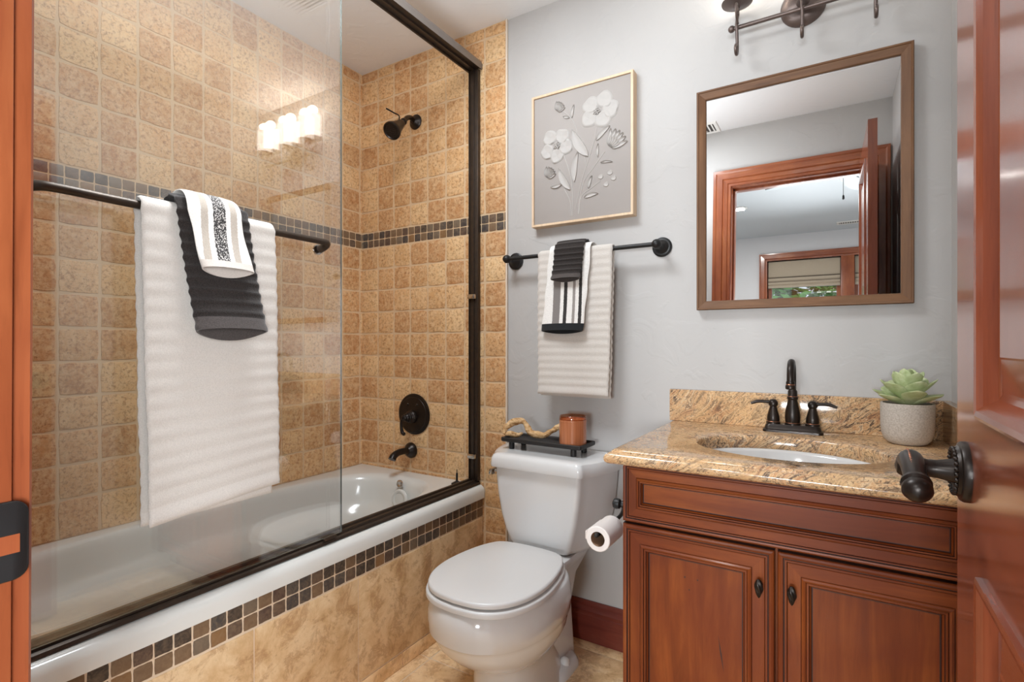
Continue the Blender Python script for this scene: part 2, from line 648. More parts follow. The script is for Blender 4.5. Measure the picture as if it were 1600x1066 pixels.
def rect_sweep(mb, u0, u1, v0, v1, P, prof, mats=0, fill=None, side_mats=None):
    """mitred rectangular moulding; prof: (inset, height[, material of the band before it])"""
    rings = []
    for pr in prof:
        d, h = pr[0], pr[1]
        rings.append([P(u0 + d, v0 + d, h), P(u1 - d, v0 + d, h), P(u1 - d, v1 - d, h), P(u0 + d, v1 - d, h)])
    for i in range(len(prof) - 1):
        mm = prof[i + 1][2] if len(prof[i + 1]) > 2 else None
        for j in range(4):
            k = (j + 1) % 4
            if mm is not None:
                m = mm
            elif side_mats:
                m = side_mats[j % 2]
            else:
                m = mats
            mb.add([rings[i][j], rings[i][k], rings[i + 1][k], rings[i + 1][j]], [(0, 1, 2, 3)], m)
    if fill is not None:
        mb.add(rings[-1], [(0, 1, 2, 3)], fill)


def u_sweep(mb, uL, uR, v0, vT, P, prof, mside=0, mtop=1):
    """three-sided casing round an opening; prof: (distance from the opening, height)"""
    rows = []
    for d, h in prof:
        rows.append([P(uL - d, v0, h), P(uL - d, vT + d, h), P(uR + d, vT + d, h), P(uR + d, v0, h)])
    for i in range(len(prof) - 1):
        for j in range(3):
            mb.add([rows[i][j], rows[i][j + 1], rows[i + 1][j + 1], rows[i + 1][j]], [(0, 1, 2, 3)], mtop if j == 1 else mside)


def tile(mb, P, u0, u1, v0, v1, th, wob, rnd, bev, m=0, n=4):
    """one tumbled tile: irregular outline, rounded arris; P(u,v,h)"""
    pts = []
    cs = [(u0, v0), (u1, v0), (u1, v1), (u0, v1)]
    for j in range(4):
        a, b = cs[j], cs[(j + 1) % 4]
        for k in range(n):
            t = k / n
            c = 1.0 if k else 0.0
            p = [a[0] + (b[0] - a[0]) * t, a[1] + (b[1] - a[1]) * t]
            if k == 0:
                mu, mv = (u0 + u1) / 2, (v0 + v1) / 2
                q = wob * 1.2
                p[0] += q if p[0] < mu else -q
                p[1] += q if p[1] < mv else -q
            p[0] += rnd.uniform(-wob, wob)
            p[1] += rnd.uniform(-wob, wob)
            pts.append(p)
    mu, mv = (u0 + u1) / 2, (v0 + v1) / 2

    def ring(ins, h):
        out = []
        for p in pts:
            du, dv = mu - p[0], mv - p[1]
            L = math.hypot(du, dv)
            out.append(P(p[0] + du / L * ins, p[1] + dv / L * ins, h))
        return out
    tilt = rnd.uniform(-0.0006, 0.0006)
    mb.rings([ring(0, 0), ring(0, th - bev), ring(bev * 0.4, th - bev * 0.25 + tilt), ring(bev * 1.4, th + tilt)], True, False, True, m)


def tile_rows(mb, P, us, vs, gap, th, wob, bev, seed, m=0):
    rnd = random.Random(seed)
    for i in range(len(us) - 1):
        for j in range(len(vs) - 1):
            if us[i + 1] - us[i] < gap * 1.5 or vs[j + 1] - vs[j] < gap * 1.5:
                continue
            tile(mb, P, us[i] + gap / 2, us[i + 1] - gap / 2, vs[j] + gap / 2, vs[j + 1] - gap / 2, th, wob, rnd, bev, m)


def ladder(a, b, start, pitch):
    k = math.floor((a - start) / pitch) + 1
    out = [a]
    while start + k * pitch < b - 0.004:
        if start + k * pitch > a + 0.004:
            out.append(start + k * pitch)
        k += 1
    out.append(b)
    return out


# ------------------------------------------------------------------ bathroom shell
# floor: large stone tiles with grout
mb = MB()
fx = ladder(-2.05, 0.2705, -0.873, 0.335)
fy = ladder(0.0, D, 1.745, 0.335)
mb.box(-2.1, 0.45, -0.02, D + 0.12, -0.05, -0.002, m=1)
tile_rows(mb, lambda u, v, h: Vector((u, v, h - 0.004)), fx, fy, 0.005, 0.004, 0.0003, 0.0012, 3, 0)
struct(mb.build('floor', [M['stonef'], M['grout2']]), 'tan stone tile floor of the bathroom', 'floor')

mb = MB().box(-2.1, 0.45, 0.0, D + 0.12, ZC, ZC + 0.08)
struct(mb.build('ceiling', M['ceil']), 'plain light ceiling of the bathroom', 'ceiling')

mb = MB().box(-2.1, 0.45, D, D + 0.12, 0, ZC)
wall_back = struct(mb.build('wall_back', M['wall']), 'light grey painted back wall with tiled shower end', 'wall')
rowlow = ladder(0.0, 1.575, 1.575, 0.1047)
rowtop = ladder(1.65, ZC, 1.645, 0.1062)
rowtop[0] = 1.65
mb = MB()
PB = lambda u, v, h: Vector((u, D - 0.006 - h, v))
mb.box(XL, XT, D - 0.006, D, 0, ZC, m=1)
bu = ladder(XL, XT + 0.001, -1.98, 0.1045)
bu = [XL] + [u for u in bu if u > XL + 0.03]
bu = [u for u in bu if u < XT - 0.06] + [XT]
tile_rows(mb, PB, bu, rowlow, 0.0075, 0.0022, 0.0017, 0.0018, 21, 0)
tile_rows(mb, PB, bu, rowtop, 0.0075, 0.0022, 0.0017, 0.0018, 22, 0)
mb.build('tile_cladding', [M['trav'], M['grout']], wall_back)
mb = MB()
tile_rows(mb, PB, ladder(XL, XT, XL + 0.01, 0.0377), [1.576, 1.6125, 1.649], 0.0034, 0.0012, 0.0006, 0.0008, 23, 0)
mb.build('mosaic_band', [M['slate']], wall_back)
mb = MB().box(XT - 0.001, XT + 0.006, D - 0.012, D, 0.0, ZC, 0.002)
mb.build('tile_edge_strip', M['caulk'], wall_back)

mb = MB().box(XL - 0.12, XL, 0.0, D + 0.12, 0, ZC)
wall_left = struct(mb.build('wall_left', M['wall']), 'left wall behind the tub covered with tan tiles', 'wall')
mb = MB()
PL = lambda u, v, h: Vector((XL + 0.006 + h, u, v))
mb.box(XL, XL + 0.006, YF, D, 0.3, ZC, m=1)
lu = ladder(YF, D, 0.614, 0.1068)
rl = [0.512] + [z for z in rowlow if z > 0.54]
tile_rows(mb, PL, lu, rl, 0.0075, 0.0022, 0.0017, 0.0018, 31, 0)
tile_rows(mb, PL, lu, rowtop, 0.0075, 0.0022, 0.0017, 0.0018, 32, 0)
mb.build('tile_cladding', [M['trav'], M['grout']], wall_left)
mb = MB()
tile_rows(mb, PL, ladder(YF, D, D - 0.012, 0.0377), [1.576, 1.6125, 1.649], 0.0034, 0.0012, 0.0006, 0.0008, 33, 0)
mb.build('mosaic_band', [M['slate']], wall_left)

mb = MB().box(XR, XR + 0.12, 0.0, D + 0.12, 0, ZC)
struct(mb.build('wall_right', M['wall']), 'narrow strip of light right wall beside the open door', 'wall')

mb = MB()
mb.box(-3.3, JL - 0.018, YH, YF, 0, ZC)
mb.box(JR + 0.018, 1.4, YH, YF, 0, ZC)
mb.box(JL - 0.018, JR + 0.018, YH, YF, JT + 0.018, ZC)
wall_front = struct(mb.build('wall_front', M['wall']), 'front wall with the doorway, reflected in the mirror', 'wall')

# door jambs and casings
mb = MB()
tilt = lambda v: Vector((v.x + (0.014 * (v.z - 1.1) if v.x < -0.4 else 0), v.y, v.z))
mb.box(JL - 0.018, JL, YH - 0.002, YF + 0.001, 0, JT, 0.0015)
mb.box(JR, JR + 0.018, YH - 0.002, YF + 0.001, 0, JT, 0.0015)
mb.box(JL - 0.018, JR + 0.018, YH - 0.002, YF + 0.001, JT, JT + 0.018, 0.0015)
mb.box(JL, JL + 0.011, YH + 0.03, 0.092, 0, JT, 0.001)
mb.box(JR - 0.011, JR, YH + 0.03, 0.092, 0, JT, 0.001)
mb.box(JL, JR, YH + 0.03, 0.092, JT - 0.011, JT, 0.001)
mb.v = [tilt(v) for v in mb.v]
jamb = struct(mb.build('trim_1', [M['cv']]), 'orange brown door jamb at the left edge holding the strike plate', 'door frame')
cprof = [(0.005, 0.0), (0.005, 0.0125), (0.007, 0.0145), (0.018, 0.0145), (0.021, 0.012), (0.024, 0.0155), (0.045, 0.017), (0.050, 0.014),
         (0.054, 0.019), (0.085, 0.020), (0.092, 0.023), (0.105, 0.023), (0.107, 0.020), (0.107, 0.0)]
mb = MB()
u_sweep(mb, JL, JR, 0, JT, lambda u, v, h: Vector((u, YF + h, v)), cprof, 0, 1)
mb.v = [tilt(v) for v in mb.v]
struct(mb.build('trim_2', [M['cv'], M['ch']], angle=25), 'stepped reddish wood casing round the doorway', 'door casing')
mb = MB()
u_sweep(mb, JL, JR, 0, JT, lambda u, v, h: Vector((u, YH - h, v)), cprof, 0, 1)
struct(mb.build('trim_3', [M['cv'], M['ch']], angle=25), 'wood casing on the bedroom face of the doorway', 'door casing')

# strike plate: a rounded dark plate with an opening in its middle
mb = MB()


def plate_ring(ins, x):
    pts = []
    y1, z0, z1, r = 0.1512 - ins, 0.921 + ins, 0.983 - ins, 0.010
    for a in range(0, 7):
        t = PI / 2 * a / 6
        pts.append((y1 - r + r * sin(t), z1 - r + r * cos(t)))
    for a in range(0, 7):
        t = PI / 2 * a / 6
        pts.append((y1 - r + r * cos(t), z0 + r - r * sin(t)))
    pts += [(0.098 + ins, z0), (0.098 + ins, z1)]
    return [Vector((x, y, z)) for y, z in pts]


xs = JL + 0.0005 - 0.0021
hole = []
mb.rings([plate_ring(0, xs - 0.001), plate_ring(0, xs + 0.0022), plate_ring(0.0008, xs + 0.003)], True, True, True)
mb.box(xs + 0.0026, xs + 0.0034, 0.108, 0.1455, 0.9425, 0.957, 0.0, m=1)
mb.build('strike_plate', [M['black'], M['cv']], jamb)['label'] = 'dark strike plate on the door jamb'

# baseboards
bprof = [(0, 0.0), (0.016, 0.0), (0.016, 0.095), (0.013, 0.099), (0.0135, 0.103), (0.015, 0.112), (0.011, 0.124), (0.008, 0.128), (0.008, 0.138), (0.005, 0.147), (0.0, 0.147)]
mb = MB()
mb.rings([[Vector((XT + 0.007, D - d, z)) for d, z in bprof], [Vector((-0.43, D - d, z)) for d, z in bprof]], False)
struct(mb.build('baseboard_back', [M['bb']], angle=25), 'dark red wood baseboard between the toilet and the vanity', 'baseboard')

# ------------------------------------------------------------------ open door
door = bpy.data.objects.new('door_1', None)
COL.objects.link(door)
door.location = (0.1195, 0.152, 0)
door.rotation_euler = (0, 0, math.radians(89.2))
ROOT[door.name] = Vector((0, 0, 0))
struct(door, 'open red brown panel door along the right edge', 'door')
DW, DT, DZ0, DZ1 = 0.676, 0.035, 0.012, 2.095
pan = [(0.115, 0.545, 1.03, 1.965), (0.115, 0.545, 0.22, 0.870)]
mb = MB()
for face in (0, 1):
    PD = (lambda u, v, h: Vector((u, h, v))) if face == 0 else (lambda u, v, h: Vector((u, -DT - h, v)))
    q = lambda a, b, c, d: mb.add([PD(a, c, 0), PD(b, c, 0), PD(b, d, 0), PD(a, d, 0)], [(0, 1, 2, 3)], 0)
    q(0, 0.115, DZ0, DZ1)
    q(0.545, DW, DZ0, DZ1)
    for a, b in ((DZ0, 0.22), (0.870, 1.03), (1.965, DZ1)):
        mb.add([PD(0.115, a, 0), PD(0.545, a, 0), PD(0.545, b, 0), PD(0.115, b, 0)], [(0, 1, 2, 3)], 1)
    for (a, b, c, d) in pan:
        rect_sweep(mb, a, b, c, d, PD, [(0, 0), (0.0005, 0.005), (0.004, 0.0065), (0.009, 0.0055), (0.014, 0.001), (0.022, -0.009), (0.027, -0.0105), (0.030, -0.0105),
                                        (0.062, -0.003), (0.064, -0.002)], fill=0, side_mats=[1, 0])
mb.add([(0, 0, DZ0), (0, -DT, DZ0), (0, -DT, DZ1), (0, 0, DZ1), (DW, 0, DZ0), (DW, -DT, DZ0), (DW, -DT, DZ1), (DW, 0, DZ1)],
       [(0, 1, 2, 3), (4, 5, 6, 7), (0, 1, 5, 4), (3, 2, 6, 7)], 0)
leafd = mb.build('door_leaf', [M['dv'], M['dx']], door, angle=20)
KX, KZ = 0.616, 0.962
for sgn, nm in ((1, 'lever_handle'), (-1, 'lever_handle')):
    y0 = 0 if sgn > 0 else -DT
    mb = MB()
    c = (KX, y0, KZ)
    ax = (0, sgn, 0)
    mb.lathe([(0.034, 0.0), (0.034, 0.004), (0.0325, 0.007), (0.029, 0.008), (0.027, 0.011), (0.023, 0.012), (0.021, 0.010), (0.014, 0.011), (0.0125, 0.016), (0.0105, 0.026), (0.010, 0.034),
              (0.012, 0.042), (0.014, 0.046), (0.0145, 0.050), (0.013, 0.058), (0.009, 0.064), (0.001, 0.066)], c, ax, 28)
    for k in range(26):
        a = 2 * PI * k / 26
        mb.sphere((KX + 0.025 * cos(a), y0 + sgn * 0.012, KZ + 0.025 * sin(a)), 0.0028, 0, 8, 6)
    h = mb.build(nm, [M['bronze'], M['copper']], door, local=True)
    h['label'] = 'dark bronze lever handle'
    mb = MB()
    yy = y0 + sgn * 0.052
    mb.tube([(KX + 0.006, yy, KZ + 0.002), (KX - 0.016, yy, KZ + 0.010), (KX - 0.042, yy, KZ + 0.006), (KX - 0.070, yy, KZ - 0.004)], [0.0125, 0.0125, 0.0115, 0.0100], 16, 0, smooth=5)
    mb.lathe([(0.009, -0.003), (0.0135, 0.0), (0.0142, 0.004), (0.0122, 0.007), (0.0138, 0.011), (0.0138, 0.016), (0.011, 0.021), (0.005, 0.025), (0.0, 0.026)], (KX - 0.068, yy, KZ - 0.003), (-1, 0, -0.5), 20)
    for k in range(15):
        t = k / 14
        mb.sphere((KX - 0.006 - 0.056 * t, yy + sgn * 0.002, KZ + 0.0195 + 0.006 * t - 0.019 * t * t), 0.0024, 1, 8, 6)
    mb.build('lever', [M['bronze'], M['copper']], h, local=True)
for z in (0.25, 1.1, 1.87):
    mb = MB()
    mb.lathe([(0.006, -0.045), (0.006, 0.045)], (-0.004, -DT - 0.004, z), (0, 0, 1), 12)
    mb.build('hinge', M['bronze'], door, local=True)

# ------------------------------------------------------------------ bedroom behind (seen in the mirror)
mb = MB().box(-3.3, 1.4, BY - 0.12, YH, -0.06, -0.001)
struct(mb.build('floor.001', M['carpet']), 'bedroom floor beyond the doorway', 'floor')
mb = MB().box(-3.3, 1.4, BY - 0.12, 0.0, ZC, ZC + 0.08)
struct(mb.build('ceiling.001', M['bceil']), 'blue grey bedroom ceiling seen in the mirror', 'ceiling')
WX0, WX1, WX2, WX3, WZ0, WZ1 = -0.697, 0.075, 0.206, 0.98, 0.75, 2.13
mb = MB()
for a, b, c, d in ((-3.3, WX0, 0, ZC), (WX3, 1.4, 0, ZC), (WX0, WX3, 0, WZ0), (WX0, WX3, WZ1, ZC), (WX1, WX2, WZ0, WZ1)):
    mb.box(a, b, BY - 0.12, BY, c, d)
struct(mb.build('wall_far', M['bwall']), 'pale bedroom wall with the window, seen in the mirror', 'wall')
mb = MB().box(-3.42, -3.3, BY, YH, 0, ZC)
struct(mb.build('wall_bedroom', M['bwall']), 'left wall of the bedroom', 'wall')
mb = MB().box(1.4, 1.52, BY, YH, 0, ZC)
struct(mb.build('wall_bedroom.001', M['bwall']), 'right wall of the bedroom', 'wall')
wins = []
for i, (a, b) in enumerate(((WX0, WX1), (WX2, WX3))):
    mb = MB()
    PW = lambda u, v, h: Vector((u, BY - 0.12 + h, v))
    rect_sweep(mb, a, b, WZ0, WZ1, PW, [(0, 0.12), (0, 0.03), (0.0, 0.03), (0.035, 0.03), (0.04, 0.024), (0.045, 0.01), (0.045, 0.0), (0, 0.0)], side_mats=[1, 0])
    wn = mb.build('window_%d' % (i + 1), [M['cv'], M['ch']], angle=25)
    struct(wn, ('bedroom window with a raised linen blind, seen in the mirror', 'second bedroom window right of the first, seen in the mirror')[i], 'window')
    mb = MB().box(a + 0.04, b - 0.04, BY - 0.106, BY - 0.102, WZ0 + 0.04, WZ1 - 0.04)
    mb.build('window_pane', M['glassw'], wn)
    wins.append(wn)
mb = MB()
wprof = [(0.0, 0.0), (0.0, 0.012), (0.02, 0.014), (0.024, 0.010), (0.03, 0.016), (0.07, 0.018), (0.078, 0.022), (0.09, 0.022), (0.09, 0.0)]
u_sweep(mb, WX0, WX3, WZ0 - 0.05, WZ1, lambda u, v, h: Vector((u, BY + h, v)), wprof, 0, 1)
mb.box(WX1, WX2, BY, BY + 0.014, WZ0, WZ1, 0.002)
mb.box(WX0 - 0.11, WX3 + 0.11, BY, BY + 0.04, WZ0 - 0.07, WZ0 - 0.03, 0.004, m=1)
struct(mb.build('trim_4', [M['cv'], M['ch']], angle=25), 'red brown window casing in the bedroom, seen in the mirror', 'window casing')

for i, (a, b) in enumerate(((WX0, WX1), (WX2, WX3))):
    t = thing('roman_blind', ('linen roman blind folded above the green trees in the mirror', 'linen roman blind on the second bedroom window at far right of the mirror')[i], 'blind', ((a + b) / 2, BY - 0.05, 1.80), group='bedroom window blinds')
    mb = MB()
    prof = [(0.0, 2.125), (0.003, 1.95), (0.0, 1.93), (0.018, 1.915), (0.022, 1.89), (0.006, 1.875), (0.02, 1.865), (0.026, 1.845), (0.01, 1.83), (0.024, 1.82), (0.026, 1.80), (0.0, 1.795)]
    mb.rings([[Vector((x, BY - 0.045 + d, z)) for d, z in prof] + [Vector((x, BY - 0.052, 1.795)), Vector((x, BY - 0.052, 2.125))] for x in (a + 0.008, b - 0.008)], True, True, True)
    mb.build('blind_cloth', M['blind'], t, angle=30)
    mb = MB()
    for z in (1.925, 1.868):
        mb.box(a + 0.009, b - 0.009, BY - 0.043, BY - 0.0285, z - 0.008, z + 0.005, 0.003)
    mb.build('dark_band', M['blindb'], t)

# tree outside
tr = thing('tree', 'leafy green tree outside the bedroom window, reflected in the mirror', 'tree', (-0.9, -8.0, -2.5))
mb = MB()
rnd = random.Random(5)
for k in range(7000):
    bl = rnd.choice([(-2.2, 0, 1.9, 1.1), (-1.2, 0.2, 2.2, 0.9), (-0.4, 0, 1.7, 0.9), (0.4, 0.3, 2.1, 1.0), (1.3, 0, 1.6, 1.0), (-0.9, 0.6, 3.0, 1.2), (0.6, .5, 3.2, 1.2)])
    d = Vector((rnd.gauss(0, 1), rnd.gauss(0, 1), rnd.gauss(0, 1))).normalized() * bl[3] * rnd.uniform(0.75, 1.0)
    c = Vector((-0.9 + bl[0] + d.x, -8.0 + bl[1] + d.y * 0.8, bl[2] + d.z))
    a, b, g = rnd.uniform(0, 2 * PI), rnd.uniform(-0.8, 0.8), rnd.uniform(0.07, 0.14)
    e1 = Vector((cos(a), sin(a), b)).normalized()
    e2 = e1.cross(Vector((rnd.uniform(-1, 1), rnd.uniform(-1, 1), 1))).normalized()
    mb.add([c - e1 * g, c - e2 * g * 0.5, c + e1 * g, c + e2 * g * 0.5], [(0, 1, 2, 3)])
mb.build('foliage', M['leaf'], tr, angle=10)
mb = MB().tube([(-0.9, -8.0, -2.5), (-0.85, -8.0, 0.0), (-0.9, -7.9, 2.4)], [0.22, 0.17, 0.08], 12, smooth=4)
mb.build('trunk', M['bark'], tr)

# ceiling fan in the bedroom
fc = Vector((0.03, -0.72, 2.305))
fan = thing('ceiling_fan', 'grey bladed ceiling fan on the bedroom ceiling, seen in the mirror', 'ceiling fan', fc)
mb = MB().lathe([(0.05, 0.133), (0.05, 0.08), (0.075, 0.06), (0.075, 0.01), (0.04, -0.006), (0.02, -0.008)], fc, seg=28)
mb.build('motor_housing', M['nickel'], fan)
for k in range(4):
    a = math.radians(200 + 90 * k)
    q = Matrix.Translation(fc) @ Matrix.Rotation(a, 4, 'Z') @ Matrix.Rotation(math.radians(9), 4, 'X')
    out = [(0.10, -0.025), (0.16, -0.045), (0.32, -0.062), (0.45, -0.066), (0.49, -0.05), (0.50, 0.0), (0.49, 0.05), (0.45, 0.066), (0.32, 0.062), (0.16, 0.045), (0.10, 0.025)]
    mb = MB().rings([[q @ Vector((x, y, z)) for x, y in out] for z in (-0.005, 0.005)], True, True, True)
    mb.build('fan_blade', M['fanb'], fan)
mb = MB().tube([fc + Vector((0.03, -0.04, 0.0)), fc + Vector((0.03, -0.04, -0.15))], 0.0018, 6)
mb.lathe([(0.004, 0.0), (0.008, 0.01), (0.006, 0.03), (0.002, 0.035)], fc + Vector((0.03, -0.04, -0.18)), seg=10)
mb.build('pull_chain', M['black'], fan)

# ceiling vents and recessed light
def vent(name, label, x0, x1, y0, y1, nsl, along, z=ZC):
    t = thing(name, label, 'vent', ((x0 + x1) / 2, (y0 + y1) / 2, z), group='ceiling vents')
    mb = MB()
    PV = lambda u, v, h: Vector((u, v, z - h))
    rect_sweep(mb, x0, x1, y0, y1, PV, [(0, 0), (0.003, 0.007), (0.018, 0.009), (0.022, 0.006), (0.022, 0.001)], fill=1)
    mb.build('vent_frame', [M['vent'], M['dark']], t, angle=20)
    mb = MB()
    for k in range(nsl):
        f = (k + 0.5) / nsl
        if along == 'Y':
            x = x0 + 0.022 + (x1 - x0 - 0.044) * f
            mb.box(x - 0.004, x + 0.004, y0 + 0.022, y1 - 0.022, z - 0.0065, z - 0.0025)
        else:
            y = y0 + 0.022 + (y1 - y0 - 0.044) * f
            mb.box(x0 + 0.022, x1 - 0.022, y - 0.004, y + 0.004, z - 0.0065, z - 0.0025)
    mb.build('louvre', M['vent'], t)


vent('ceiling_vent', 'white ceiling vent near the front wall, at the left edge of the mirror', -0.80, -0.595, 0.150, 0.32, 7, 'Y')
vent('ceiling_vent.001', 'white louvred vent above the tub, faintly reflected in the glass', -1.02, -0.76, 1.10, 1.36, 14, 'X')
vent('ceiling_vent.002', 'long slotted vent on the bedroom ceiling, seen in the mirror', 0.03, 0.42, -3.24, -3.10, 16, 'Y')
t = thing('recessed_light', 'lit recessed light in the bedroom ceiling, seen in the mirror', 'ceiling light', (-0.79, -1.93, ZC))
mb = MB().lathe([(0.075, 0.0), (0.075, -0.004), (0.055, -0.007), (0.052, -0.002)], (-0.79, -1.93, ZC), seg=28)
mb.build('trim_ring', M['vent'], t)
mb = MB().lathe([(0.052, -0.003), (0.045, -0.006), (0.0, -0.008)], (-0.79, -1.93, ZC), seg=28)
mb.build('lens', M['down'], t)

# ------------------------------------------------------------------ bathtub
TY0, TY1 = YF + 0.004, D - 0.012
TX0, TX1 = XL + 0.0105, XA + 0.008
bx, by = (TX0 + TX1) / 2 - 0.022, (TY0 + TY1) / 2
NB = 120


def sup(a, b, n, k, N=NB):
    t = 2 * PI * k / N
    c, s_ = cos(t), sin(t)
    return a * math.copysign(abs(c) ** (2 / n), c), b * math.copysign(abs(s_) ** (2 / n), s_)


def rect_at(x0, x1, y0, y1, k, N=NB):
    t = 2 * PI * k / N
    c, s_ = cos(t), sin(t)
    hx, hy = (x1 - x0) / 2, (y1 - y0) / 2
    e = 1.0 / max(abs(c), abs(s_))
    return (x0 + x1) / 2 + hx * c * e, (y0 + y1) / 2 + hy * s_ * e


rings = []
for dx, z in ((0.0, 0.461), (0.0, 0.490), (0.003, 0.500), (0.010, 0.509), (0.02, 0.5135), (0.035, ZD)):
    rings.append([Vector((*rect_at(TX0, TX1 - dx, TY0, TY1, k), z)) for k in range(NB)])
A0, B0 = 0.295, 0.745


def arm(y):
    """sculpted arm rests narrow the basin along the middle"""
    t = (y - by) / 0.42
    return math.exp(-t ** 4) if abs(t) < 2 else 0.0


for f, z, n in ((1.02, ZD + 0.001, 3.4), (1.0, ZD - 0.002, 3.4), (0.985, ZD - 0.010, 3.3), (0.972, ZD - 0.028, 3.2), (0.965, ZD - 0.06, 3.2), (0.955, ZD - 0.10, 3.1), (0.94, ZD - 0.125, 3.0),
                (0.915, ZD - 0.14, 3.0), (0.88, ZD - 0.17, 3.0), (0.84, ZD - 0.24, 3.0), (0.80, ZD - 0.32, 2.9), (0.76, ZD - 0.365, 2.8), (0.66, ZD - 0.39, 2.7), (0.4, ZD - 0.398, 2.4), (0.1, ZD - 0.40, 2.0)):
    rg = []
    depth = ZD - z
    for k in range(NB):
        x, y = sup(A0 * f, B0 * f - (0.10 * min(1, depth / 0.4) if sin(2 * PI * k / NB) < 0 else 0.03 * min(1, depth / 0.4)) * abs(sin(2 * PI * k / NB)), n, k)
        if 0.12 < depth < 0.39:
            w_ = min(1, (depth - 0.12) / 0.03)
            x *= 1 - 0.22 * w_ * arm(by + y)
        rg.append(Vector((bx + x, by + y, z)))
    rings.append(rg)
mb = MB()
mb.rings(rings, True, False, True)
tub = thing('bathtub', 'glossy white bathtub set in the tiled alcove behind the glass', 'bathtub', (bx, by, 0.0))
mb.build('tub_shell', M['acryl'], tub, angle=50)
mb = MB()
oc = Vector((bx + 0.035, by + 0.697, 0.432))
mb.lathe([(0.043, 0.0), (0.043, 0.006), (0.038, 0.010), (0.030, 0.010), (0.026, 0.007), (0.0, 0.008)], oc, (0, -1, 0.12), 28)
mb.build('overflow_cover', M['acryl'], tub)
mb = MB()
mb.lathe([(0.017, 0.0), (0.017, 0.005), (0.012, 0.008), (0.008, 0.006), (0.0, 0.006)], oc + Vector((-0.012, 0.012, 0.062)), (0, -1, 0.12), 20)
mb.build('jet_button', M['chrome'], tub)

# apron
mb = MB().box(XA - 0.03, XA - 0.003, TY0, D - 0.012, 0.0, 0.460)
apron = struct(mb.build('trim_5', M['grout2']), 'tan tiled tub apron with a band of small slate tiles', 'tub apron')
PA = lambda u, v, h: Vector((XA - 0.003 + h, u, v))
mb = MB()
tile_rows(mb, PA, [TY0, 0.442, 0.784, 1.126, 1.468, D - 0.012], [0.055, 0.381], 0.004, 0.003, 0.0003, 0.0012, 41)
mb.build('tile_facing', M['stone'], apron)
mb = MB()
tile_rows(mb, PA, [TY0, 0.30, 0.64, 0.98, 1.32, D - 0.012], [0.0, 0.052], 0.004, 0.004, 0.0003, 0.0012, 42)
mb.build('tile_base', M['stonef'], apron)
mb = MB()
tile_rows(mb, PA, ladder(TY0, D - 0.012, D - 0.012, 0.0402), [0.383, 0.4215, 0.460], 0.0036, 0.0012, 0.0006, 0.0008, 43)
mb.build('mosaic_band', M['slate'], apron)

# ------------------------------------------------------------------ sliding glass doors
fr = thing('shower_door_frame', 'dark bronze frame of the tub glass doors with top rail and bottom track', 'shower frame', (-1.29, (TY0 + D) / 2, ZD))
mb = MB()
tp = [(-1.320, 0.5178), (-1.320, 0.533), (-1.316, 0.537), (-1.306, 0.537), (-1.304, 0.530), (-1.296, 0.530), (-1.294, 0.5335), (-1.284, 0.5335), (-1.282, 0.526), (-1.276, 0.526), (-1.274, 0.528), (-1.268, 0.524), (-1.266, 0.5168)]
mb.rings([[Vector((x, y, z)) for x, z in tp] for y in (TY0 + 0.001, D - 0.014)], True, True, True)
mb.build('bottom_track', M['railb'], fr, angle=25)
mb = MB()
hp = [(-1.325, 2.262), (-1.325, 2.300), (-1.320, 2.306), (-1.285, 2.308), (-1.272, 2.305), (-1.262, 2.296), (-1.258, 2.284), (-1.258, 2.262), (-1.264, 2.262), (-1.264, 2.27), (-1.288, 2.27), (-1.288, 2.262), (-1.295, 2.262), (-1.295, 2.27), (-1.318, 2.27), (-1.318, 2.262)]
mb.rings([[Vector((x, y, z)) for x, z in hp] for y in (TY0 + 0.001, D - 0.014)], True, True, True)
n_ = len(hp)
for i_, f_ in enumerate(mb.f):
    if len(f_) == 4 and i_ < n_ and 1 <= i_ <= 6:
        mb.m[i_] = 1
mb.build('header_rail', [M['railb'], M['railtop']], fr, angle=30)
mb = MB()
mb.box(-1.317, -1.268, D - 0.030, D - 0.0125, 0.53, 2.262, 0.002)
mb.box(-1.314, -1.310, D - 0.034, D - 0.029, 0.53, 2.262, 0.001)
mb.box(-1.290, -1.286, D - 0.034, D - 0.029, 0.53, 2.262, 0.001)
mb.build('side_jamb', M['railb'], fr)
mb = MB()
mb.box(-1.317, -1.268, TY0 + 0.001, TY0 + 0.018, 0.53, 2.262, 0.002)
mb.build('side_jamb', M['railb'], fr)
for z in (0.635, 1.305):
    mb = MB().box(-1.312, -1.274, D - 0.046, D - 0.028, z - 0.010, z + 0.010, 0.003)
    mb.build('bumper', M['chrome'], fr)['label'] = 'clear bumper on the side jamb'
mb = MB().box(-1.2705, -1.262, 1.005, 1.05, 0.5285, 0.538, 0.002)
mb.build('guide_clip', M['railb'], fr)



def edge_faces(mb):
    """the narrow polished edges of a pane"""
    for i_, f_ in enumerate(mb.f):
        p = [mb.v[k] for k in f_]
        if max(q.x for q in p) - min(q.x for q in p) > 0.001:
            mb.m[i_] = 1


